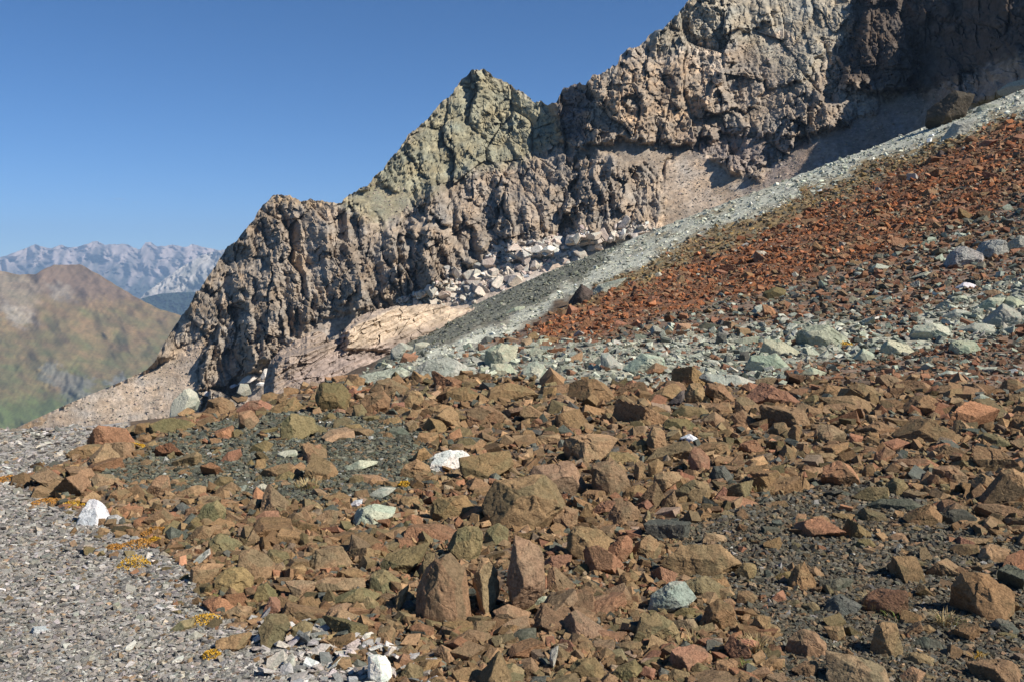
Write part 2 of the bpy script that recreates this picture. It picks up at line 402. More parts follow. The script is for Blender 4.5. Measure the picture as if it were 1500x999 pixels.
def mountain_depth(PX, PY, t):
    wx = 5*fbm(PX/26, PY/26, 2.0, 3); wy = 5*fbm(PX/26, PY/26, 12.0, 3)
    X, Y = PX + wx, PY + wy
    wx2 = 9*fbm(PX/14, PY/14, 6.0, 3); wy2 = 9*fbm(PX/14, PY/14, 16.0, 3)
    scree = np.zeros(PX.shape)
    for P, fe, *k in SCREE: scree = np.maximum(scree, (k[0] if k else 1.0)*inpoly(PX + 1.6*wx, PY + 1.6*wy, P, fe))
    rock = 1 - scree
    f = np.zeros(PX.shape)
    for P, hgt, fe in CLIFFS: f += 0.95*hgt*inpoly(X + 0.6*wx2, Y + 0.6*wy2, P, fe)
    # pillars and gullies down the fall line
    sh = PX - 0.16*PY
    low = inpoly(PX, PY, [(420,300),(520,300),(700,230),(980,210),(980,370),(560,470),(400,520),(300,560),(330,420)], 30)
    wv = 0.30*fbm(PX/60, PY/80, 4., 3)
    pil = ridged(sh/58 + wv, PY/340, 1.0, 2); pil2 = ridged(sh/24 + wv, PY/170, 5.0, 2)
    f += rock*((pil - 0.5)*(14 + 30*low) + (pil2 - 0.5)*(4 + 9*low))
    f += rock*12*fbm(PX/80, PY/100, 21.0, 2)
    amp = np.clip(0.9 + 0.7*fbm(PX/75, PY/60, 25.0, 2), 0.5, 1.4)
    # diagonal bedding ledges on the upper cliffs
    bd = (PY + 0.45*PX + 10*fbm(PX/50, PY/50, 26., 2))/34.0; st_ = bd % 1
    f += rock*(1-low)*9*(sstep(0, 0.15, st_) - st_)*np.clip(0.5 + 1.2*fbm(PX/90, PY/90, 27.0, 2), 0, 1.2)
    # broken blocks at four sizes
    for s, ay, A, B, sd in ((52, 1.7, 0.20, 0.55, 1), (24, 1.7, 0.34, 0.80, 2), (11, 1.4, 0.44, 0.95, 3), (5.2, 1.15, 0.50, 0.95, 4)):
        f1, ed, r, dx, dy = vor((sh + 0.25*s*pn(PX/s*1.3, PY/s*1.3, sd))/s, (PY + 0.12*sh)/(s*ay), sd)
        k_ = rock*s*(amp if s < 30 else 1.0)
        f += k_*(A*(r[..., 2]-0.5)*2 + B*((r[..., 3]-0.45)*2*dx + (r[..., 4]-0.6)*2*dy))
        f -= k_*0.12*np.exp(-(ed/0.09)**2)
    # rock layers: small ledges
    lay = (PY + 0.28*PX + 6*fbm(PX/40, PY/40, 31., 2))/7.0
    f += rock*1.6*(np.abs((lay % 1) - 0.5)*2)
    f += (0.15 + 0.85*rock)*2.0*fbm(PX/5, PY/5, 40.0, 3)
    f += scree*(1.6*fbm(sh/22, PY/60, 14.0, 3))
    D0 = MD(PX, PY)
    # the dark spur that comes forward on the right
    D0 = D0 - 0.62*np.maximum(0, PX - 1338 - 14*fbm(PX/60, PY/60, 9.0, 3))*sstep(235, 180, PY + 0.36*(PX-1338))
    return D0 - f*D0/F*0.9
def mountain_colour(PX, PY, D):
    n1 = fbm(PX/60, PY/60, 50.0, 4); n2 = fbm(PX/9, PY/9, 60.0, 3)
    c = np.zeros(PX.shape + (3,)) + np.array((0.265, 0.222, 0.178))
    def lay(poly, colr, fe, k=1.0, nz=0.0):
        nonlocal c
        m = inpoly(PX + 8*n1, PY + 8*n2, poly, fe)*k
        if nz: m = m*np.clip(0.6 + nz*n2, 0, 1)
        c = c*(1-m[..., None]) + np.array(colr)*m[..., None]
    lay([(500,300),(700,95),(800,150),(830,200),(760,240),(690,250),(620,290),(560,330)], (0.25, 0.235, 0.165), 14)
    lay([(900,-20),(1010,-60),(1260,-140),(1240,60),(1180,130),(1080,60),(960,80)], (0.30, 0.27, 0.215), 14)
    lay([(880,110),(960,90),(1060,110),(1040,200),(930,205),(880,170)], (0.35, 0.265, 0.185), 14, 0.8, 1.0)
    lay([(966,92),(985,70),(1030,62),(1068,78),(1050,112),(1000,108)], (0.52, 0.42, 0.32), 6, 0.95, 0.8)
    lay([(1120,60),(1150,40),(1165,70),(1140,80)], (0.48, 0.38, 0.29), 5, 0.8, 0.8)
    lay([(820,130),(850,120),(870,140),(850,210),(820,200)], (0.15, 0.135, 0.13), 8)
    lay([(1000,200),(1090,190),(1180,210),(1080,260),(1010,230)], (0.24, 0.20, 0.175), 12)
    lay([(1230,120),(1270,-140),(1700,-160),(1700,80),(1500,80),(1350,140)], (0.085, 0.066, 0.052), 12)  # right-hand spur: its deep shade is painted into the rock colour
    lay([(1090,280),(1180,210),(1290,160),(1500,90),(1700,20),(1700,110),(1290,250)], (0.275, 0.22, 0.185), 8)
    lay([(955,335),(978,240),(1040,228),(1080,262),(1100,300),(940,380)], (0.37, 0.30, 0.235), 10)
    lay([(-60,720),(0,638),(215,541),(300,500),(290,580),(300,650)], (0.37, 0.30, 0.235), 8)
    lay([(350,590),(430,505),(512,438),(522,452),(440,540),(400,600)], (0.36, 0.29, 0.23), 6)
    lay([(0,650),(40,615),(75,605),(40,640)], (0.30, 0.19, 0.10), 5, 0.8)
    lay([(560,470),(740,372),(952,330),(940,380),(600,530)], (0.48, 0.40, 0.33), 5)
    lay([(395,300),(412,286),(505,298),(470,306)], (0.32, 0.24, 0.15), 6, 0.9, 1.0)
    c = c*(1 + 0.22*n1 + 0.20*n2)[..., None]
    c = c*(1 + 0.20*fbm(PX/5.3, PY/4.7, 61.0, 2) + 0.12*fbm((PX-0.25*PY)/4, PY/30, 62.0, 2))[..., None]
    warm = np.clip(fbm(PX/35, PY/22, 70.0, 3), -1, 1)[..., None]
    return c*(1 + warm*np.array((0.12, 0.02, -0.10)))*np.array((1.18, 1.14, 1.08))
M_cliff = terrain_material('cliff_rock', (0.12, 0.6), bump=0.8, dist=0.9, var=0.24, strata=(0.08, 0.08, 0.45))
mc = np.linspace(-60, 1640, 1060)
sk = poly_interp(SKYL, mc); rough_k = np.clip((mc-215)/40, 0, 1)
sk = sk + rough_k*(3.2*pn(mc/11, 0.5, 1.) + 2.4*pn(mc/4.5, 2.5, 1.) + 3.0*np.round(pn(mc/17, 7.5, 1.)*2)/2)
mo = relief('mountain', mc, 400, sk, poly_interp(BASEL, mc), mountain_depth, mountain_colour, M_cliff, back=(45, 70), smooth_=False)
tag(mo, 'craggy brown rock mountain with pointed peak, gullies and scree', kind='structure')

# ================================================================ BEDDED OUTCROP below the mountain
oc = np.linspace(386, 738, 330)
o_top = poly_interp([(386,566),(391,545),(396,528),(406,518),(430,500),(452,492),(462,485),(476,488),(482,500),(495,497),(503,484),(520,466),(545,456),(574,450),(600,448),(640,446),(672,452),(700,450),(738,456)], oc)
o_top = o_top + 2.2*pn(oc/7, 0.3, 3.) + 1.3*pn(oc/3, 1.3, 3.)
o_bot = poly_interp([(386,585),(400,580),(460,572),(520,556),(560,540),(610,508),(660,480),(738,462)], oc) + 4
o_D = poly_interp([(386,74),(450,76),(520,84),(600,98),(738,132)], oc)
def outcrop_depth(PX, PY, t):
    f = 10*fbm(PX/40, PY/30, 81.0, 3)
    lay = (PY + 0.42*PX + 4*fbm(PX/30, PY/30, 84.0, 2))/8.5
    f += 3.6*np.abs((lay % 1)-0.5)*2 + 5*np.round(2*pn(lay/2.2, PX/120, 4.0))/2
    for s, sd in ((16, 11), (7, 12)):
        f1, ed, r, dx, dy = vor((PX + 0.3*PY)/(s*1.7), (PY + 0.42*PX)/s, sd)
        f += s*(0.30*(r[..., 2]-0.5)*2 + 0.4*((r[..., 3]-0.5)*2*dx + (r[..., 4]-0.65)*2*dy))
    # the two steps whose left sides lie in shade
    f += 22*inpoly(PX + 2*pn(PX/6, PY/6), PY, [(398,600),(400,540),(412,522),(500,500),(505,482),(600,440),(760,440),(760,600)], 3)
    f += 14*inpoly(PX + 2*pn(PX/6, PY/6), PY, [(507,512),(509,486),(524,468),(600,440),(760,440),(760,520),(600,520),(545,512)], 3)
    f += 1.5*fbm(PX/4, PY/4, 90., 3)
    D0 = np.repeat(o_D[None, :], PX.shape[0], 0)*(1 + 0.0022*(t*60))
    return D0 - 1.7*f*D0/F
def outcrop_colour(PX, PY, D):
    n1 = fbm(PX/30, PY/16, 95.0, 4); n2 = fbm(PX/6, PY/5, 96.0, 3)
    c = np.zeros(PX.shape + (3,)) + np.array((0.34, 0.265, 0.205))
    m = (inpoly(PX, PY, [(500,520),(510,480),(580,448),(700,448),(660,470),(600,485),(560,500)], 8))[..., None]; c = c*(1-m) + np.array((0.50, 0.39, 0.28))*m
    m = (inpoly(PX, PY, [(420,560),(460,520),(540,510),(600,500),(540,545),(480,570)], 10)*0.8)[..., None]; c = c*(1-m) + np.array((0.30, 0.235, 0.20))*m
    return c*(1 + 0.3*n1 + 0.25*n2)[..., None]
M_bed = terrain_material('bedded_rock', (0.35, 2.0), bump=0.8, dist=0.25, var=0.25, strata=(0.3, 0.3, 1.6))
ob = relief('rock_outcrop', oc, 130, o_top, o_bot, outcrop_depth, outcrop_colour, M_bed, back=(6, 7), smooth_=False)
tag(ob, 'beige bedded rock outcrop with overhanging ledges at the foot of the mountain', 'outcrop')

# ================================================================ FAR HILL, WOODED RIDGE, FAR RANGE, VALLEY
hc = np.linspace(-260, 430, 320)
h_sky = poly_interp([(-260,330),(-120,372),(-40,392),(0,397),(30,403),(52,402),(66,394),(80,388),(100,389),(116,387),(126,392),(145,403),(170,418),(200,436),(230,452),(262,461),(300,476),(430,540)], hc)
h_sky = h_sky + 1.0*pn(hc/9, 0.4, 5.)
def hill_depth(PX, PY, t):
    D = 3300 + (640 - PY)*5.5 + 90*(PX-100)/100
    f = 75*fbm(PX/80, PY/60, 101., 3) + 22*ridged((PX-0.5*PY)/30, PY/70, 102., 3)
    cl = inpoly(PX + 12*fbm(PX/14, PY/14, 104., 3), PY + 8*fbm(PX/14, PY/14, 105., 3), [(56,540),(70,530),(100,545),(135,555),(130,585),(100,585),(70,560)], 3) + 0.7*inpoly(PX + 8*fbm(PX/14, PY/14, 106., 3), PY, [(158,560),(175,545),(200,560),(190,572)], 3)
    f = f + cl*(18*fbm(PX/7, PY/14, 103., 3) + 10)
    return D - f
def hill_colour(PX, PY, D):
    n1 = fbm((PX+PY)/45, (PY-0.4*PX)/16, 110., 4); n2 = fbm(PX/10, PY/8, 111., 3)
    grn, brn = np.array((0.110, 0.112, 0.042)), np.array((0.215, 0.140, 0.066))
    m = np.clip(0.42 + 0.55*n1 + 0.0035*(PY-500), 0, 1)[..., None]
    c = brn*(1-m) + grn*m
    def lay(poly, colr, fe, k=1.0):
        nonlocal c
        mm = (inpoly(PX + 14*n1, PY + 10*n2, poly, fe)*k)[..., None]; c = c*(1-mm) + np.array(colr)*mm
    lay([(40,395),(80,380),(130,388),(200,436),(150,440),(90,440),(60,430)], (0.17, 0.115, 0.078), 14, 0.9)
    lay([(-260,320),(0,395),(40,402),(62,425),(50,455),(30,478),(0,460),(-260,420)], (0.25, 0.205, 0.155), 10, 0.55)
    lay([(70,418),(95,415),(112,438),(80,440)], (0.24, 0.205, 0.16), 5, 0.7)
    lay([(0,440),(25,452),(55,475),(20,480)], (0.28, 0.24, 0.19), 6, 0.7)
    lay([(56,538),(74,528),(100,545),(138,556),(130,590),(98,590),(68,562)], (0.15, 0.145, 0.125), 4, 0.7)
    lay([(155,562),(178,545),(204,562),(190,576)], (0.20, 0.195, 0.18), 4, 0.7)
    lay([(-60,600),(60,585),(110,580),(60,640),(-60,660)], (0.085, 0.115, 0.035), 12, 0.7)
    n3 = fbm(PX/2.2, PY/1.6, 112., 3); n4 = fbm((PX + 0.7*PY)/5, (PY - 0.6*PX)/40, 113., 2)
    return c*(1 + 0.24*n2 + 0.10*n1 + 0.26*n3 + 0.24*n4)[..., None]
M_hill = terrain_material('alpine_meadow', (0.006, 0.03), bump=0.4, dist=8.0, var=0.16)
tag(relief('hill', hc, 170, h_sky, np.full(hc.shape, 668.0), hill_depth, hill_colour, M_hill, back=(500, 250)),
    'grassy brown and green mountain flank across the valley', kind='structure')

fc = np.linspace(150, 360, 140)
f_sky = poly_interp([(150,455),(200,440),(228,432),(250,429),(290,428),(320,426),(360,424)], fc) + 1.0*pn(fc/6, .2, 6.) + 0.5*pn(fc/2, .2, 6.)
def wood_depth(PX, PY, t): return 9500 + (470-PY)*14 - 120*fbm(PX/16, PY/14, 120., 4) - 50*fbm(PX/3, PY/3, 121., 2)
def wood_colour(PX, PY, D):
    n = fbm(PX/7, PY/4, 122., 3)
    c = np.zeros(PX.shape + (3,)) + np.array((0.018, 0.030, 0.016))
    m = np.clip(2.2*n - 1.3, 0, 1)[..., None]
    return c*(1-m) + np.array((0.07, 0.08, 0.04))*m
M_wood = terrain_material('distant_forest', (0.01, 0.05), bump=0.5, dist=12.0, var=0.2)
tag(relief('wooded_ridge', fc, 60, f_sky, np.full(fc.shape, 486.0), wood_depth, wood_colour, M_wood, back=(400, 200)), 'dark wooded ridge in the far valley', kind='structure')

def range_obj(name, label, cols, sky_pts, base, D0, slope, amp, cA, cB, seed, jag):
    c_ = np.linspace(*cols)
    s_ = poly_interp(sky_pts, c_) + jag*(1.3*pn(c_/6, .3, seed) + 0.9*pn(c_/2.6, .9, seed))
    def dep(PX, PY, t):
        r = ridged((PX + 0.5*PY + 10*fbm(PX/30, PY/30, seed, 3))/34, (PY - 0.3*PX)/46, seed, 4)
        r2 = ridged((PX - 0.7*PY)/15, PY/26, seed+3, 3)
        return D0 + (base - PY)*slope - amp*r - 0.22*amp*r2 - amp*0.05*fbm(PX/5, PY/5, seed+5, 2)
    def colf(PX, PY, D):
        n = fbm((PX + 0.6*PY)/16, (PY - 0.5*PX)/40, seed+7, 4); h = np.clip((PY - s_[None, :])/(base - s_[None, :]), 0, 1)
        m = np.clip(1.15 - 1.9*h + 0.7*n, 0, 1)[..., None]
        return np.array(cB)*(1-m) + np.array(cA)*m*(1 + 0.3*n[..., None])
    M = terrain_material(name + '_rock', (0.0015, 0.008), bump=0.25, dist=30.0, var=0.10)
    tag(relief(name, c_, 115, s_, np.full(c_.shape, float(base)), dep, colf, M, back=(900, 700)), label, kind='structure')
range_obj('limestone_mountain', 'pale limestone mountain flank in the distance', (190, 420, 190), [(190,452),(215,428),(240,410),(262,394),(285,380),(305,371),(330,366),(360,362),(420,356)], 490, 11500, 22, 520, (0.42, 0.38, 0.33), (0.10, 0.11, 0.08), 131., 0.8)
range_obj('mountain_range', 'hazy bluish mountain range on the horizon', (-300, 480, 320), [(-300,352),(-200,366),(-60,372),(-20,380),(0,378),(22,370),(38,364),(52,358),(60,362),(75,364),(90,359),(104,364),(120,360),(132,356),(141,353),(152,359),(170,358),(186,358),(196,364),(206,366),(213,356),(220,354),(228,361),(240,361),(255,359),(270,363),(283,358),(296,362),(310,365),(330,369),(360,366),(480,360)], 470, 15500, 30, 750, (0.40, 0.33, 0.30), (0.065, 0.075, 0.065), 141., 0.9)

# valley floor reaching to the horizon
n_ = 60
vx = np.linspace(-19000, 19000, n_); vy = np.concatenate([np.linspace(-700, 2400, 16), np.linspace(2600, 19500, n_-16)])
VX, VY = np.meshgrid(vx, vy)
VZ = -640 + 30*pn(VX/1500, VY/1500, 2.)
vc = np.zeros(VX.shape + (3,)) + np.array((0.075, 0.09, 0.034)); vc = vc*(1 + 0.3*fbm(VX/900, VY/900, 3., 3))[..., None]
tag(link('valley_floor', mk_mesh('valley_floor', np.stack([VX, VY, VZ], -1).reshape(-1, 3), grid_faces(n_, n_), True, vc.reshape(-1, 3)), M_hill), 'green valley floor far below', kind='structure')
# ================================================================ ROCKS
_ico = {}
def unit(v): v = np.asarray(v, float); return v/np.linalg.norm(v)
def ico(sub):
    if sub not in _ico:
        bm = bmesh.new(); bmesh.ops.create_icosphere(bm, subdivisions=sub + 1, radius=1.0)
        V = np.array([v.co[:] for v in bm.verts]); Fc = np.array([[v.index for v in f.verts] for f in bm.faces]); bm.free()
        _ico[sub] = (V / np.linalg.norm(V, axis=1)[:, None], Fc)
    return _ico[sub]
def cells3(a, seed):
    """random value of the nearest cell centre of a jittered lattice"""
    i0 = np.floor(a).astype(int); best = np.full(len(a), 9.0); val = np.zeros(len(a))
    for dx in (-1, 0, 1):
        for dy in (-1, 0, 1):
            for dz in (-1, 0, 1):
                h = _h(i0[:, 0]+dx, i0[:, 1]+dy, i0[:, 2]+dz+seed)
                c = i0 + [dx, dy, dz] + _R[h, :3]; d = ((a - c)**2).sum(1); m = d < best
                best[m] = d[m]; val[m] = _R[h, 4][m]
    return val
def planes_to_rock(name, nrm, dist, half, sub, r, rough=1.0, p=26):
    """rock bounded by planes (nrm, dist) about the origin: chipped, stepped, slightly softened edges"""
    V0, Fc = ico(sub)
    half = np.asarray(half, float)
    for _ in range({5: 5, 4: 3, 3: 1}.get(sub, 0)):
        q = unit(r.normal(size=3)/half**0.7)
        sup = 1/np.max(np.maximum(nrm @ q / dist, 1e-6))
        nrm = np.vstack([nrm, q]); dist = np.append(dist, sup*r.uniform(0.88, 0.97))
    dirs = V0 * half; dirs /= np.linalg.norm(dirs, axis=1)[:, None]
    q = np.maximum(dirs @ nrm.T / dist[None, :], 1e-6); qm = q.max(1)
    R = np.exp(-np.log(((q/qm[:, None])**p).sum(1))/p)/qm
    size = float(np.mean(half)); o = r.random(3)*50
    P = dirs*R[:, None]
    a = P/size
    n = 0.016*fbm(a[:, 0]*1.1+o[0], a[:, 1]*1.1+o[1], a[:, 2]*1.1+o[2], 2) + 0.020*fbm(a[:, 0]*3.4+o[1], a[:, 1]*3.4, a[:, 2]*3.4+o[0], 4, 0.6) - 0.03*ridged(a[:, 0]*1.7+o[2], a[:, 1]*1.7+o[0], a[:, 2]*1.7, 2)**6
    if sub > 3:
        w_ = a + 0.15*fbm(a[:, 0]*2, a[:, 1]*2, a[:, 2]*2+o[0], 2)[:, None]
        n = n - 0.09*np.maximum(0, cells3(w_*1.5 + o, 1) - 0.66)/0.34 - 0.03*np.maximum(0, cells3(w_*4.3 + o, 2) - 0.6)/0.4
    P = P + dirs*(n*size*rough)[:, None]
    fid = np.argmax(q, 1); fr = r.random(len(dist))[fid]
    return mk_mesh(name, P, Fc, sub > 4, None, {'facet': fr})
def hull2(pts):
    P = sorted(set(map(tuple, pts)))
    def half(pp):
        h = []
        for q in pp:
            while len(h) > 1 and (h[-1][0]-h[-2][0])*(q[1]-h[-2][1]) - (h[-1][1]-h[-2][1])*(q[0]-h[-2][0]) <= 0: h.pop()
            h.append(q)
        return h[:-1]
    return half(P) + half(P[::-1])

M_rock = rock_material('weathered_rock', 'OBJECT', 0.55, 0.30)
M_rock_big = rock_material('weathered_boulder', 'OBJECT', 0.6, 2.0, (0.82, 0.91, 0.92))
M_unit = rock_material('weathered_stone', 'OBJECT', 0.5, 1.0, (0.80, 0.91, 0.92))
M_inst = rock_material('loose_stone', 'INSTANCER', 0.45, 1.0, (0.84, 0.90, 0.90))

KC = {  # albedo, name, colour words
 'b': ((0.262, 0.163, 0.084), 'brown_boulder', 'rust-brown'), 'r': ((0.295, 0.150, 0.085), 'red_brown_boulder', 'reddish brown'),
 'o': ((0.205, 0.152, 0.075), 'olive_boulder', 'olive-brown'), 'g': ((0.41, 0.395, 0.295), 'green_boulder', 'pale green'),
 'd': ((0.118, 0.114, 0.088), 'dark_stone', 'dark grey-green'), 'w': ((0.66, 0.61, 0.55), 'white_rock', 'white'),
 'y': ((0.36, 0.33, 0.265), 'grey_boulder', 'grey'), 'p': ((0.48, 0.40, 0.34), 'pinkish_slab', 'pinkish beige'),
 'k': ((0.11, 0.085, 0.066), 'dark_outcrop_rock', 'dark brown'), 'n': ((0.295, 0.19, 0.105), 'brown_boulder', 'tan-brown'),
}
TILE = {'A': (100, 540, 4.2857), 'B': (450, 540, 4.2857), 'C': (800, 540, 4.2857), 'D': (1150, 540, 4.2857), 'E': (100, 769, 4.2857), 'F': (450, 769, 4.2857),
        'G': (800, 769, 4.2857), 'H': (1150, 769, 4.2857), 'I': (550, 530, 3.7), 'M': (900, 300, 2.497), 'N': (380, 320, 2.5), 'P': (900, 0, 2.497)}
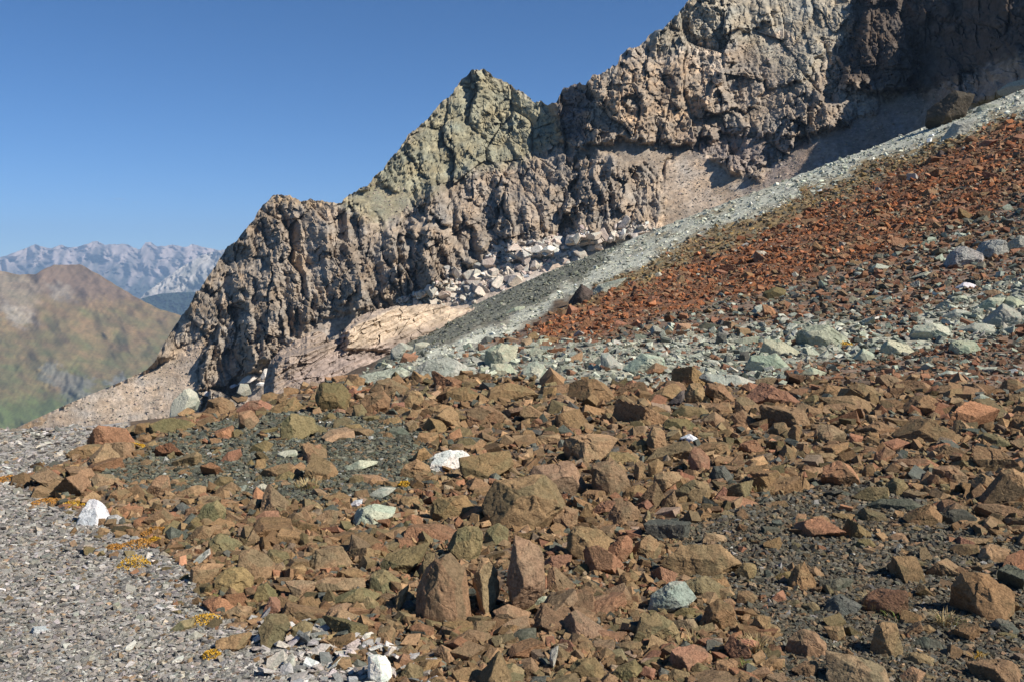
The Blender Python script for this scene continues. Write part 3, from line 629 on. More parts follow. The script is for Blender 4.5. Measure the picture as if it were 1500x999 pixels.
# outlines of the rocks seen in the photograph: tile, kind, corner points, own description
ROCKS = '''
A g 640,270 650,210 700,150 760,110 800,130 820,190 800,240 720,265 | mossy green-grey boulder with shaded left side at the left end of the crest
A b 860,240 880,190 960,170 1040,210 1050,260 900,285
A b 1030,170 1080,140 1130,160 1120,190 1060,200
A b 1200,190 1220,140 1320,150 1380,180 1300,205
A r 1060,250 1130,200 1220,190 1280,220 1250,270 1180,280
A b 1270,250 1330,200 1430,170 1480,210 1440,270 1390,290 1300,290
A o 1325,460 1330,340 1400,275 1500,290 1540,300 1560,360 1480,400 1380,450 | square olive block with a cracked top on the green gravel
A b 1070,390 1070,270 1150,255 1190,310 1150,360
A b 300,425 350,370 420,350 410,390 370,430 | smooth tan stone overlooking the distant grey shingle bench
A b 420,400 430,340 510,335 540,380 520,420
A o 520,390 510,340 600,310 780,290 810,330 740,370 590,410
A b 0,520 60,480 200,460 250,500 220,540 30,560
A b 190,450 210,430 290,430 330,460 250,470
A b 150,680 180,650 290,660 300,700 200,740 140,760
A b 480,760 530,690 630,640 640,720 600,800 500,790
A b 640,800 700,770 800,720 870,740 860,810 740,835
A b 1190,660 1220,630 1390,580 1420,610 1330,650 1220,690 | long flat brown slab lying alone on the green gravel
A o 1125,520 1150,480 1240,445 1300,480 1230,520 1170,535
A r 950,580 1000,520 1080,500 1090,530 1050,570 990,590
A o 910,720 950,670 1030,680 1040,720 960,740
A d 1010,740 1030,720 1120,700 1120,725 1050,760
A w 50,960 95,860 155,775 190,800 245,890 275,985 110,1000 | pointed white rock standing at the edge of the grey shingle
A p 240,880 280,890 370,960 380,986 260,986 | cream slab leaning against the pointed white rock
A o 10,975 40,940 130,925 110,970 60,986 | mossy yellow-green stone in front of the pointed white rock
A b 200,810 260,770 350,740 390,780 330,830
A r 280,880 330,850 470,870 460,920 380,945 310,930
A b 470,890 500,820 570,810 580,840 520,870
A b 490,930 600,865 680,930 700,975 600,960 540,965
A d 650,870 720,830 800,870 780,910 700,920
A o 800,930 850,850 940,820 1000,880 980,950 880,975
A b 1120,860 1150,810 1220,820 1210,870 1160,890
A r 1150,940 1230,890 1320,890 1330,950 1200,980
A w 845,160 865,135 900,155 880,168
A w 1000,112 1040,95 1060,100 1030,118
A w 1075,85 1110,45 1160,25 1190,45 1140,75
A w 1080,120 1100,95 1140,100 1140,130
A g 1060,135 1080,90 1130,95 1150,150 1100,160
A w 1180,95 1200,80 1235,85 1220,105
A w 1210,40 1230,0 1250,-5 1245,60 1225,75 | narrow white rock standing beside the beige outcrop
B o 75,295 50,180 60,80 110,65 220,90 280,160 260,240 200,290 130,300 | large grey-green block with a black shaded side on the crest
B r 155,280 190,240 240,250 255,285 220,295
B o 285,285 290,230 340,215 395,290 350,325
B b 340,190 400,150 480,130 530,190 510,270 420,295 380,250
B b 400,120 440,70 520,55 640,100 600,180 500,155
B n 590,190 640,110 720,150 750,215 680,250 625,235
B b 690,300 720,250 840,215 920,240 900,290 830,310
B b 865,190 870,120 1000,105 1090,150 1050,200 930,225
B b 1115,190 1150,120 1270,75 1400,120 1480,170 1420,210 1280,180
B b 985,290 990,230 1100,215 1220,220 1240,300 1130,360 1000,380
B b 1000,410 1020,375 1150,360 1170,400 1120,425
B o 150,380 170,320 270,290 300,320 220,370
B o 200,400 240,350 330,345 350,370 280,405
B d 500,410 520,370 600,365 640,400 580,425
B b 450,370 470,310 580,300 600,340 500,365
B b 680,450 700,400 820,395 830,430 760,470
B w 750,548 890,505 985,505 1025,540 945,570 945,600 870,612 790,640 765,620 | flat white slab lying among brown boulders
B b 950,590 945,555 1170,520 1280,500 1325,545 1250,600 1120,660 1080,705 1000,660 | brown wedge boulder with a reddish face beside the white slab
B b 560,685 590,610 690,560 770,610 790,660 650,680 | low brown mound of rock with dry grass in front of the white slab
B g 230,610 330,570 440,580 420,610 260,640
B o 255,720 270,670 340,660 360,690 300,730
B b 0,700 40,650 110,635 90,680 20,715
B g 395,780 460,740 550,745 510,780 440,810
B w 270,850 300,820 350,815 345,840 290,865 | small white quartz lump near the pale green slab
B b 760,920 750,860 820,800 1000,790 1060,870 970,900 880,950 800,965
B g 280,920 310,870 420,840 560,860 540,900 450,930 390,970 270,986 | broad grey-green slab half buried in the brown boulders
B b 0,960 150,860 200,880 190,960 100,986
B r 580,960 650,905 720,930 760,970 700,986
B b 550,840 600,800 700,800 700,860 570,880
I b 580,750 590,700 640,640 720,635 830,620 900,600 1060,660 1100,730 1080,820 960,910 840,890 780,915 650,870 620,800 | largest brown boulder, broad and cracked, in the middle of the field
I n 850,570 900,480 1000,500 1100,560 1190,680 1180,730 1090,720 930,620 | rounded brown boulder resting against the largest cracked boulder
C n 75,500 100,440 240,400 390,370 440,410 400,480 270,600 150,560 | brown block with a pale slanting edge above the largest boulder
C b 275,640 310,560 430,560 520,640 560,720 480,760 410,790 300,800 | brown boulder with a black shaded hollow on its left side
C b 120,180 120,80 180,50 280,70 380,60 440,130 430,180 330,210 200,200 | broad brown boulder with cracked top just below the pale green rubble
C b 440,170 450,120 540,90 620,60 640,150 560,160
C o 420,190 480,160 560,190 560,230 450,230
C r 610,40 640,0 740,0 720,25
C k 740,250 790,190 890,90 870,150 810,230 780,260 | thin dark purple-brown sliver of rock standing on edge
C n 870,150 900,90 990,80 1000,200 950,220 880,180
C b 1000,130 1010,85 1100,85 1180,180 1130,210 1060,170
C r 1160,150 1270,80 1420,130 1400,155 1290,165
C b 1000,250 1030,215 1150,205 1170,260 1100,280
C b 1170,260 1190,180 1260,165 1340,230 1290,280 1210,280
C o 790,280 850,230 980,230 1020,280 950,300 850,300
C o 720,350 760,310 880,310 980,350 1000,390 900,400 800,375
C b 980,300 1060,265 1120,310 1080,360 1000,350
C r 560,310 590,270 650,265 640,310 590,330
C b 320,310 350,275 440,280 460,310 400,330
C b 640,410 680,330 740,390 760,470 720,520 640,540 620,470
C o 545,480 600,430 640,450 640,530 560,530
C r 890,590 890,490 960,490 1050,570 1000,660 930,640 | speckled pinkish red stone tilted between brown boulders
C b 960,480 1010,440 1140,460 1200,520 1110,540 1080,555
C b 1010,580 1080,545 1180,550 1150,590 1050,600
C d 1000,700 1050,610 1120,600 1170,670 1150,710 | dark green wedge stone below the pinkish red stone
C b 640,650 640,590 700,560 740,590 730,640 680,670
C b 820,600 850,555 890,580 890,630
C b 550,640 560,580 620,570 620,640 580,690
C n 640,740 680,660 800,615 850,650 800,690 720,710 670,790
C r 690,780 740,720 810,710 820,750 750,775
C o 800,780 850,730 930,690 1030,720 1040,800 1000,850 960,800
C b 480,790 510,740 580,720 630,750 610,800 520,810
C b 1180,650 1280,610 1500,590 1500,640 1300,660 | long low brown ledge of rock above the dry grass
C b 1060,400 1150,370 1200,400 1180,430 1080,430
C r 1210,490 1240,400 1330,450 1410,500 1300,530
C b 1400,380 1430,340 1500,330 1530,400 1440,430
C b 1310,290 1330,250 1450,220 1500,250 1440,290
C b 370,930 420,850 540,820 590,880 560,960 450,980 390,960 | rounded brown boulder with a rough dark front below the shaded hollow
C o 600,960 640,870 660,900 650,986
C b 0,900 100,860 210,880 200,960 80,986
C r 280,900 330,840 450,800 440,850 360,910
C w 850,430 900,405 960,440 960,475 920,465
D b 400,160 400,110 460,90 590,110 630,160 560,190 480,190
D b 135,180 160,130 260,85 400,90 400,150 330,170 250,190
D r 0,140 60,120 140,120 130,150 70,185
D b 600,260 600,200 700,185 800,240 710,280
D b 690,390 700,330 780,280 880,290 1050,360 1080,410 1010,470 880,470 800,440 | large smooth domed brown boulder with dark mottled top
D b 450,390 470,340 600,325 690,370 690,430 600,430 | brown boulder with a deep dark hollow in its front
D n 180,420 200,350 270,335 390,400 370,440 290,465 210,460
D b 20,400 50,350 110,350 100,420 50,470
D r 400,460 400,400 490,420 480,460 420,490
D b 490,470 520,430 680,440 640,480 560,495
D o 1240,450 1250,400 1320,405 1430,470 1390,500 1300,480
D b 1150,510 1200,480 1350,500 1500,560 1560,620 1440,640 1340,650 1260,620 1180,560 | large brown boulder bridging a dark gap above two blocks
D b 1160,700 1230,650 1330,680 1370,770 1310,810 1240,740
D n 1340,640 1430,620 1490,650 1500,740 1420,800 1370,730
D r 230,680 240,610 330,570 420,600 460,680 430,710 330,735 | dark red-brown boulder sitting on the dark gravel
D n 150,540 200,520 330,525 410,550 300,565
D r 670,610 720,570 880,555 950,590 900,620 760,615
D b 920,690 930,630 1040,600 1150,640 1140,690 1050,720
D b 480,670 500,610 550,590 570,630 540,670
D r 510,580 570,520 630,480 680,510 640,580 570,600
D d 530,860 600,820 780,805 850,840 760,890 640,885 | flat grey-green slab on the dark gravel
D b 750,920 800,880 910,840 980,910 980,960 900,986 800,970 | angular brown boulder with dark notches beside the flat grey-green slab
D o 430,930 490,870 620,900 640,940 540,960
D b 680,910 690,885 750,895 720,940
D b 1190,900 1220,850 1350,840 1500,880 1500,920 1430,945 1300,925
D r 1120,960 1160,930 1250,940 1220,975
D b 1350,130 1370,70 1450,60 1500,100 1470,140 1400,145 | orange-brown block standing among grey-green chips
D b 1220,390 1230,350 1300,325 1320,380 1270,400
D g 1190,180 1230,150 1310,190 1250,205
D o 440,800 520,740 640,735 660,790 580,820 480,835
D o 640,720 680,680 740,690 770,730 700,790
E o 865,390 880,360 1000,250 1100,220 1170,340 1160,390 1000,445 900,430 | olive boulder with pale grazed lower edge at the shingle's rim
E b 1050,230 1090,150 1150,130 1310,210 1300,260 1220,320 1170,350 1110,260 | smooth rust boulder behind the olive one at the shingle's rim
E b 755,370 770,260 850,235 960,250 880,330 850,380
E b 610,200 640,170 850,115 880,140 800,190 700,210 | long brown slab with whitish underside on the shingle
E p 720,262 890,142 892,160 860,190 800,240
E o 1155,460 1190,370 1250,355 1330,430 1350,480 1280,480
E b 955,580 970,540 1130,470 1155,490 1150,570 1070,590 | brown wedge stone beside the small green plant on the shingle
E n 1370,340 1500,330 1560,360 1540,430 1440,460
E o 1140,740 1180,660 1260,540 1370,550 1390,600 1350,680 1220,780 | slanting olive boulder lying on white shingle
E b 895,770 920,720 1000,690 1150,680 1110,750 960,800 | rounded orange-brown stone on the shingle below the brown wedge
E o 615,670 700,600 800,585 790,630 700,660 | flat brown stone next to yellow flowers on the shingle
E b 960,640 1000,610 1140,600 1150,640 1050,650
E o 1395,680 1400,620 1480,590 1540,630 1520,700 1440,720
E o 875,170 880,100 950,40 1020,100 1090,110 1060,190 960,180
E o 1240,180 1260,145 1370,145 1390,200 1330,260
E y 280,540 280,490 320,475 335,520 310,550 | small dark stone standing on the open shingle
E y 1350,920 1350,860 1410,800 1430,850 1390,930 | blue-grey slate stone standing on edge in the shingle
E y 740,690 800,660 840,690 800,725
F b 670,590 665,510 680,400 730,270 800,140 870,125 930,165 1000,260 1030,400 1065,520 1060,590 960,610 800,600 | tall triangular brown boulder with broad smooth face in front
F o 875,100 900,40 990,0 1110,10 1110,130 1050,200 1000,230 940,170 | olive block with a dark left face behind the tall triangular boulder
F o 1100,80 1130,20 1200,-20 1280,30 1250,110 1190,140 1110,120 | gnarled olive knob of rock above the upright slabs
F n 1010,260 1090,190 1210,200 1210,350 1180,480 1140,570 1100,540 1060,430 1030,350 | upright brown slab squeezed behind the tall triangular boulder
F n 1200,560 1270,410 1290,50 1400,80 1500,160 1500,290 1440,370 1410,470 1310,550 1250,610 | big upright brown block with a black shaded left side
F b 1175,530 1260,490 1400,540 1330,600 1240,625
F o 650,340 720,210 800,130 830,125 790,200 690,340 | thin pale olive slab leaning on the tall triangular boulder
F b 530,550 560,430 640,370 600,440 580,550
F o 460,240 500,170 640,140 760,110 720,190 600,300 560,310
F o 390,360 400,290 460,255 530,310 580,340 520,420 440,420
F n 0,250 60,140 200,95 280,230 200,260 60,290
F b 40,350 110,320 370,330 380,370 250,400 120,430
F o 140,450 220,400 350,390 450,430 400,470 240,520
F o 330,490 380,440 460,490 400,535
F d 20,640 70,580 220,575 230,600 150,645 | dark slate-grey flat stone between shingle and brown rubble
F b 430,700 450,640 520,620 560,660 540,740 470,740
F r 620,640 700,610 800,640 800,680 700,690
F w 375,1010 380,810 420,780 500,820 530,870 550,1010 | upright white quartz rock among small brown stones
F b 155,860 200,820 270,830 280,870 180,915
F o 590,920 640,850 710,870 750,950 680,990 610,980 | round brown cobble right of the upright white quartz rock
F b 790,780 850,745 920,780 930,850 880,870 810,830
F o 1160,930 1220,880 1300,860 1370,910 1360,986 1200,990
F d 1280,690 1330,650 1440,640 1440,700 1400,740 1300,730
F o 1040,690 1070,655 1140,670 1130,710
F g 1395,480 1450,440 1500,440 1540,470 1500,510
F r 1440,350 1500,310 1540,380 1500,420
F p 190,780 330,705 350,740 240,790
F p 0,790 80,740 140,750 60,820
F b 1290,740 1340,735 1370,790 1310,805
F b 550,790 640,740 700,800 600,830
G b 130,100 140,30 200,-10 330,20 430,90 400,170 330,230 220,220 170,160
G r 340,200 450,70 530,50 550,110 480,200 400,240
G b 520,190 590,70 650,55 740,120 720,190 620,220 550,215
G b 605,335 640,230 740,150 850,125 1090,105 1180,170 1225,220 1190,300 1050,310 920,295 800,300 690,310 | wide flat-topped brown boulder overhanging a black shadow
G o 1190,290 1240,235 1330,230 1320,290 1250,340
G b 0,400 0,250 60,260 190,370 170,410 60,430
G o 145,290 180,245 290,240 270,290 230,310
G g 630,540 660,430 760,345 870,345 930,420 860,490 780,510 700,560 | rounded pale grey-green boulder beneath the overhanging boulder
G o 835,480 870,430 920,425 930,490 880,505
G o 780,570 850,515 940,510 975,540 920,570 840,585
G b 960,590 1000,510 1080,460 1180,500 1200,560 1100,670 1040,640
G o 565,640 590,555 700,550 800,600 860,690 800,720 680,740 620,700 | rough dark olive-brown boulder with bright right shoulder
G n 780,600 930,580 1000,620 880,680
G r 235,720 330,650 420,655 520,685 440,710 300,730 | flat reddish slab casting a black shadow under its front edge
G n 310,600 400,570 490,575 570,600 560,640 440,650
G o 200,380 300,330 380,430 340,470 260,460
G b 430,370 470,300 540,275 580,310 530,360 480,400
G b 1060,450 1080,400 1150,390 1180,420 1120,460
G b 1190,470 1200,410 1280,400 1320,440 1260,500
G b 1280,600 1330,560 1410,570 1410,640 1350,690
G r 1210,770 1220,710 1330,720 1370,760 1280,800
G b 1055,880 1070,840 1200,830 1220,900 1180,960 1070,930
G b 1320,890 1400,840 1500,830 1500,900 1400,915
G o 100,930 200,840 300,810 360,890 400,960 300,986
G o 400,960 450,880 560,830 600,880 540,950 480,986
G r 540,960 620,880 690,900 680,960 590,986
G d 690,930 720,890 770,910 740,970
G o 400,820 420,780 480,770 510,830 450,865
G b 940,820 970,795 1040,800 1050,840 980,860
G o 910,900 960,850 1030,890 1040,930 960,950
G o 740,970 800,900 900,920 930,986
G y 5,900 30,780 80,750 70,820 40,920 | purple-grey slate shard standing on edge between small stones
G b 440,740 520,720 610,730 580,790 500,800
H b 1020,470 1060,390 1110,310 1230,270 1330,310 1430,410 1430,490 1360,530 1240,600 1160,560 1050,510 | big flat pentagonal brown plate lying on the dark gravel
H n 262,1020 255,810 400,815 600,830 650,950 650,1020 | squared brown block with pale flat top and dark front at the gravel's lower end
H b 0,770 20,720 100,650 190,660 260,730 260,780 190,810 100,840 | brown boulder with a very dark left half beside the squared block
H b 250,640 360,620 375,670 310,725
H b 540,760 560,650 620,600 720,610 750,700 740,780 680,830 610,820 | upright brown boulder with a cleft, below the flowering grass tuft
H d 220,530 290,430 440,430 475,480 440,530 350,555 260,545 | flat stone with blue-grey top and brown rim left of the grass tuft
H b 0,360 60,260 120,215 160,290 210,370 170,400 60,390
H n 155,280 190,255 240,300 200,325
H o 440,130 460,90 530,80 570,120 500,145
H b 640,60 740,40 780,100 740,110
H b 1050,150 1100,110 1210,110 1220,160 1120,195
H n 1200,190 1230,150 1290,110 1410,140 1400,190 1340,230 1260,220 | knobbly tan stone with a whitish right end on the dark gravel
H d 800,750 870,700 970,720 990,760 930,780 850,775
H o 755,830 800,790 940,795 940,860 860,880 780,860
H b 700,980 790,880 870,910 850,960 770,1000
H b 830,650 900,620 960,660 900,675
H o 840,960 880,930 950,945 920,980
H d 1290,630 1340,580 1420,600 1470,650 1400,690 1340,690
H b 50,900 90,860 220,840 200,900 180,960 100,930
H r 220,0 270,-10 350,40 300,40
H o 0,500 70,460 100,470 60,510
H o 110,500 180,475 220,510 170,540
M y 1190,210 1210,170 1270,145 1340,180 1350,215 1260,230 | rounded grey boulder on the rust red slope
M y 1320,160 1330,130 1420,110 1440,160 1400,195 | angular grey boulder leaning on the rounded grey one
M y 1430,150 1480,110 1540,120 1530,160 1470,170 | grey boulder uphill of the angular grey one
M w 1255,300 1280,283 1320,290 1300,310 | bright white stone on the brown rubble slope
M g 1090,265 1150,240 1180,255 1130,275
M g 930,240 960,215 1000,225 980,245
M o 540,350 545,320 590,300 630,310 620,345
M g 1080,480 1100,440 1220,420 1230,450 1180,500 1110,500
M g 960,540 1000,490 1070,510 1090,530 1030,545
M g 1190,530 1220,500 1310,490 1330,520 1260,545
M g 1270,455 1330,425 1400,445 1380,465
M g 1360,420 1420,360 1490,400 1470,450 1410,450
M g 1320,380 1370,340 1420,340 1390,390
M g 1200,410 1250,380 1290,390 1260,420
M g 1420,370 1440,330 1500,350 1500,380
M g 880,555 910,520 950,545 930,570
M g 640,500 700,440 770,430 880,480 860,520 740,520 | broad smooth pale green slab in the middle of the pale rubble
M g 540,520 550,480 600,490 670,530 640,560
M g 430,510 440,490 530,480 520,510
M g 480,590 500,550 590,540 640,590 560,610
M g 300,640 330,610 450,620 500,640 440,670
M d 450,575 460,540 490,530 500,570
M d 390,580 410,545 430,570
M d 370,510 375,465 410,470 410,505
M g 690,610 720,590 800,620 740,630
M g 1180,620 1220,605 1330,615 1260,635
M w 1420,610 1470,595 1480,615 1450,622
M d 270,450 330,430 380,440 330,460
M b 110,610 150,575 190,590 160,620
N g 480,520 480,480 520,450 560,470 550,500
N g 560,490 570,450 620,450 630,480
N r 515,520 530,490 580,500 560,530 | red-brown stone wedged between two green blocks
N g 320,610 380,570 520,535 560,555 480,590 400,605 | long smooth grey-green bedrock slab behind the crest
N g 560,560 620,510 700,500 740,540 820,580 700,580 600,580 | domed pale green bedrock slab behind the crest
N g 820,520 830,470 880,450 950,470 940,510 880,540
N g 840,560 860,530 920,530 940,560 880,580
N g 960,560 980,520 1040,530 1060,570 1010,590
N g 1080,570 1100,540 1150,530 1160,560
N g 1250,550 1250,490 1280,490 1330,540 1290,560
N g 1340,540 1400,490 1480,500 1490,550 1420,570
N k 1110,325 1150,280 1180,240 1220,265 1205,300 | black overhanging rock at the lower edge of the pale green scree
N g 1200,290 1240,240 1330,220 1300,250 1240,280 | pale slab uphill of the black overhanging rock
N g 900,350 930,325 990,320 950,345
N d 800,460 830,430 860,440 830,465
P k 1140,480 1150,400 1240,335 1300,350 1280,400 1200,450 | dark brown crag at the upper edge of the pale green scree
P g 1190,520 1240,450 1310,440 1280,490 1220,520
P g 1310,420 1330,390 1400,380 1360,420
P g 1400,335 1440,305 1500,290 1520,310 1440,340
P k 895,640 920,620 935,630 910,640
P k 515,805 540,795 560,800 540,808
P k 1160,590 1190,550 1220,560 1200,590
'''
HERO_POLY = []
label_count = {}
def place_word(px, py):
    w = {k: float(inpoly(np.array([px]), np.array([py]), ZP[k])[0]) for k in ZP}
    if w['palegreen'] or w['ochre'] and py < 460: return 'on the pale green scree'
    if w['red']: return 'on the rust red slope'
    if w['shingle']: return 'on the grey shingle'
    if w['greengravel']: return 'on the green gravel patch'
    if w['darkgravel']: return 'on the dark gravel'
    if w['mixed'] or w['pale'] or py < 570: return 'in the pale rubble behind the crest' if px < 980 else 'in the pale rubble below red scree'
    if py < 625: return 'along the crest of the boulder field'
    if px < 420: return 'near the grey shingle edge'
    if py < 770: return 'around the largest cracked boulder' if px < 1000 else 'in the upper boulder field below the pale rubble'
    if px < 800: return 'around the tall triangular boulder'
    return 'near the wide overhanging boulder'
def auto_label(kind, w_, h_, px, py, word=None):
    s = math.sqrt(w_*h_)
    size = 'large' if s > 55 else 'mid-sized' if s > 33 else 'small' if s > 18 else 'very small'
    a = w_/h_
    shape = 'long flat' if a > 2.6 else 'flattish' if a > 1.7 else 'upright' if a < 0.8 else 'blocky'
    noun = 'boulder' if s > 33 else 'stone'
    return f'{size} {shape} {word or KC[kind][2]} {noun} {place_word(px, py)}'

for li, line in enumerate([l for l in ROCKS.strip().split('\n')]):
    body, _, lab = line.partition('|'); tk = body.split(); tile, kind = tk[0], tk[1]
    ox, oy, sc = TILE[tile]
    pts = [(ox + float(a)/sc, oy + float(b)/sc) for a, b in (t.split(',') for t in tk[2:])]
    H = hull2(pts)
    while len(H) > 7:                               # keep the main corners: straight broken edges
        ar = [abs((H[i][0]-H[i-1][0])*(H[(i+1) % len(H)][1]-H[i-1][1]) - (H[i][1]-H[i-1][1])*(H[(i+1) % len(H)][0]-H[i-1][0])) for i in range(len(H))]
        H.pop(int(np.argmin(ar)))
    HP = np.array(H); HERO_POLY.append(HP)
    cx, cy = HP.mean(0); x0, y0 = HP.min(0); x1, y1 = HP.max(0)
    wpx, hpx = x1-x0, y1-y0; spx = math.sqrt(wpx*hpx)
    r = np.random.default_rng(1000 + li)
    bx = HP[np.argmax(HP[:, 1]), 0]
    Yb, hit_ = ground_at([0.5*bx+0.5*cx], [y1 - 0.06*hpx]); Yb = float(Yb[0])
    if not hit_[0] and kind in 'w' and cy < 580: Yb = float(mountain_depth(np.array([cx]), np.array([y1]), None)[0]) - 3
    wm = wpx/F*Yb; hm = hpx/F*Yb
    T = float(np.clip(0.78*math.sqrt(wm*hm), 0.45*hm, 1.5*hm))
    Yc_ = Yb + 0.30*T
    k = Yc_/F
    u, v = ray(cx, cy); ctr = np.array([u*Yc_, Yc_, v*Yc_])
    fwd = unit([u, 1.0, v]); right = unit(np.cross(fwd, [0, 0, 1])); up = np.cross(right, fwd)
    nrm, dist = [], []
    n_h = len(H)
    for i in range(n_h):
        ax, ay = HP[i]; bx_, by_ = HP[(i+1) % n_h]
        ex, ey = bx_-ax, by_-ay; L = math.hypot(ex, ey)
        if L < 1e-3: continue
        nx, ny = ey/L, -ex/L                       # outward in image (y down), hull is counter-clockwise in y-down sense
        if nx*(0.5*(ax+bx_)-cx) + ny*(0.5*(ay+by_)-cy) < 0: nx, ny = -nx, -ny
        d2 = (nx*(0.5*(ax+bx_)-cx) + ny*(0.5*(ay+by_)-cy))*k
        upn = -ny
        if upn < -0.3: d2 += 0.22*hm*-upn           # buried foot
        beta = r.uniform(28, 58) if upn > 0.45 else (r.uniform(-8, 6) if upn < -0.5 else r.uniform(2, 30))
        for sgn, be in ((1, math.radians(beta)), (-1, math.radians(r.uniform(5, 30) if upn > -0.5 else -5))):
            nv = np.array([nx*math.cos(be), -ny*math.cos(be), sgn*math.sin(be)])   # (right, up, towards the eye)
            nrm.append(nv); dist.append(max(d2*math.cos(be), 1e-4))
    for fx, fy in ((r.uniform(-0.2, 0.3), r.uniform(0.0, 0.4)), (r.uniform(0.6, 1.0), r.uniform(0.0, 0.4)), (r.uniform(-1.0, -0.6), r.uniform(-0.2, 0.3)), (r.uniform(-0.3, 0.3), r.uniform(0.65, 1.0))):
        nv = np.array([fx/(wm/2)*r.uniform(0.6, 0.9), fy/(hm/2)*r.uniform(0.6, 0.9), 1/(r.uniform(0.40, 0.56)*T)])   # facets that meet the outline
        l_ = np.linalg.norm(nv); nrm.append(nv/l_); dist.append(1/l_)
    nrm.append(np.array([0, 0, -1.0])); dist.append(0.62*T)
    nrm = np.array(nrm); dist = np.array(dist)
    for _ in range(r.integers(1, 4)):              # chipped corners
        q = unit(r.normal(size=3)*np.array([1/wm, 1/hm, 1/T]))
        sup = 1/np.max(np.maximum(nrm @ q / dist, 1e-6)); 
        nrm = np.vstack([nrm, q]); dist = np.append(dist, sup*r.uniform(0.84, 0.96))
    sub = 5 if spx > 72 else 4 if spx > 30 else 3
    nm = KC[kind][1]
    me = planes_to_rock(nm, nrm, dist, (wm/2, hm/2, T/2), sub, r, 1.0, 150)
    R = Matrix(((right[0], up[0], -fwd[0]), (right[1], up[1], -fwd[1]), (right[2], up[2], -fwd[2])))
    o = link(nm, me, M_rock if wm < 1.2 else M_rock_big)
    o.matrix_world = Matrix.Translation(ctr) @ R.to_4x4()
    base = np.array(KC[kind][0])*r.uniform(0.82, 1.18)*np.array([r.uniform(0.94, 1.06), 1, r.uniform(0.9, 1.1)])
    o.color = (*np.clip(base, 0, 0.8), 1)
    lab = lab.strip()
    tag(o, lab or auto_label(kind, wpx, hpx, cx, cy), 'boulder' if spx > 33 else 'stone')
    if not lab:
        o['_auto'] = 1

HMASK = np.zeros((1100, 1620), bool)
for HP in HERO_POLY:
    c = HP.mean(0); S_ = c + (HP - c)*0.9
    x0, y0 = np.floor(S_.min(0)).astype(int); x1, y1 = np.ceil(S_.max(0)).astype(int)
    gx, gy = np.meshgrid(np.arange(x0, x1+1), np.arange(y0, y1+1))
    m = inpoly(gx, gy, S_) > 0.5
    HMASK[np.clip(gy[m], 0, 1099), np.clip(gx[m], 0, 1619)] = True
def covers_hero(q, sz):
    """stones whose body would stand in front of one of the traced rocks"""
    bad = np.zeros(len(q), bool)
    for dx, dy in ((0, 0), (0, -0.25), (-0.3, -0.1), (0.3, -0.1)):
        bad |= HMASK[np.clip(q[:, 1] + dy*sz, 0, 1099).astype(int), np.clip(q[:, 0] + dx*sz, 0, 1619).astype(int)]
    return bad
def hits_hero(px, py, sz): return bool(covers_hero(np.array([[px, py]]), np.array([sz]))[0])

# ---- rock shapes for repeated stones (unit size)
def unit_rock(name, r, squash, sub, nplanes=3, p=150, rough=1.0):
    ax = np.vstack([np.eye(3), -np.eye(3)]) + r.normal(size=(6, 3))*0.22
    ex = r.normal(size=(nplanes, 3)); nn = np.vstack([ax, ex]); nn /= np.linalg.norm(nn, axis=1)[:, None]
    d = np.concatenate([r.uniform(0.72, 1.0, 6), r.uniform(0.78, 1.08, nplanes)])
    half = np.array(squash); nn2 = nn/half; l = np.linalg.norm(nn2, axis=1); nn2 /= l[:, None]; d2 = d/l
    return planes_to_rock(name, nn2, d2, half*0.8, sub, r, rough, p)
BOULDERS = [unit_rock('boulder_shape', np.random.default_rng(50+i), (0.58, 0.43*np.random.default_rng(i).uniform(0.7, 1.15), 0.27*np.random.default_rng(i+9).uniform(0.6, 1.4)), 4) for i in range(26)]
TALUS = [unit_rock('block_shape', np.random.default_rng(90+i), (0.55, 0.45, 0.38), 3, 3, 150) for i in range(14)]
for me in BOULDERS + TALUS: me.materials.append(M_unit)

def scatter_points(n, poly, r, wide=False):
    P = np.array(poly, float); lo0, hi0 = P.min(0), P.max(0); lo = np.maximum(lo0, (-60, 60)); hi = np.minimum(hi0, (1560, 1060))
    if wide:                                        # the same density on the ground beside the picture
        lo1, hi1 = np.maximum(lo0, (-520, 60)), np.minimum(hi0, (2020, 1330))
        n = int(n*np.prod(hi1 - lo1)/np.prod(hi - lo)); lo, hi = lo1, hi1
    q = r.uniform(lo, hi, (n, 2)); m = inpoly(q[:, 0] + 15*fbm(q[:, 0]/40, q[:, 1]/25, 1., 4), q[:, 1] + 9*fbm(q[:, 0]/40, q[:, 1]/25, 7., 4), poly) > 0.5
    return q[m]
BROWNZ = [(15,712),(60,686),(200,636),(290,592),(400,568),(560,558),(700,552),(830,562),(1000,564),(1100,568),(1250,560),(1520,575),(2050,590),(2050,1340),(700,1340),(560,1040),(470,950),(400,930),(310,905),(285,850),(205,792),(90,745)]
def add_boulder(shapes, name, px, py, size_px, colr, label, cat, group, r, tilt=0.35, sink=0.18):
    Yb, hit = ground_at([px], [py]); Yb = float(Yb[0])
    if not hit[0]: return None
    u, v = ray(px, py); x = float(u)*Yb; z = float(ground(x, Yb)); s = size_px/F*Yb
    o = bpy.data.objects.new(name, shapes[r.integers(len(shapes))]); COL.objects.link(o)
    o.scale = (s*r.uniform(0.9, 1.15), s*r.uniform(0.85, 1.15), s*r.uniform(0.8, 1.25))
    o.location = (x, Yb, z + s*(0.26 - sink))
    o.rotation_euler = (r.normal()*tilt, r.normal()*tilt, r.uniform(0, 6.28))
    c = np.array(colr)*r.uniform(0.78, 1.2)*np.array([r.uniform(0.94, 1.06), 1, r.uniform(0.9, 1.1)])
    o.color = (*np.clip(c, 0, .8), 1)
    return tag(o, label, cat, group)
r = np.random.default_rng(21)
n_b = 0
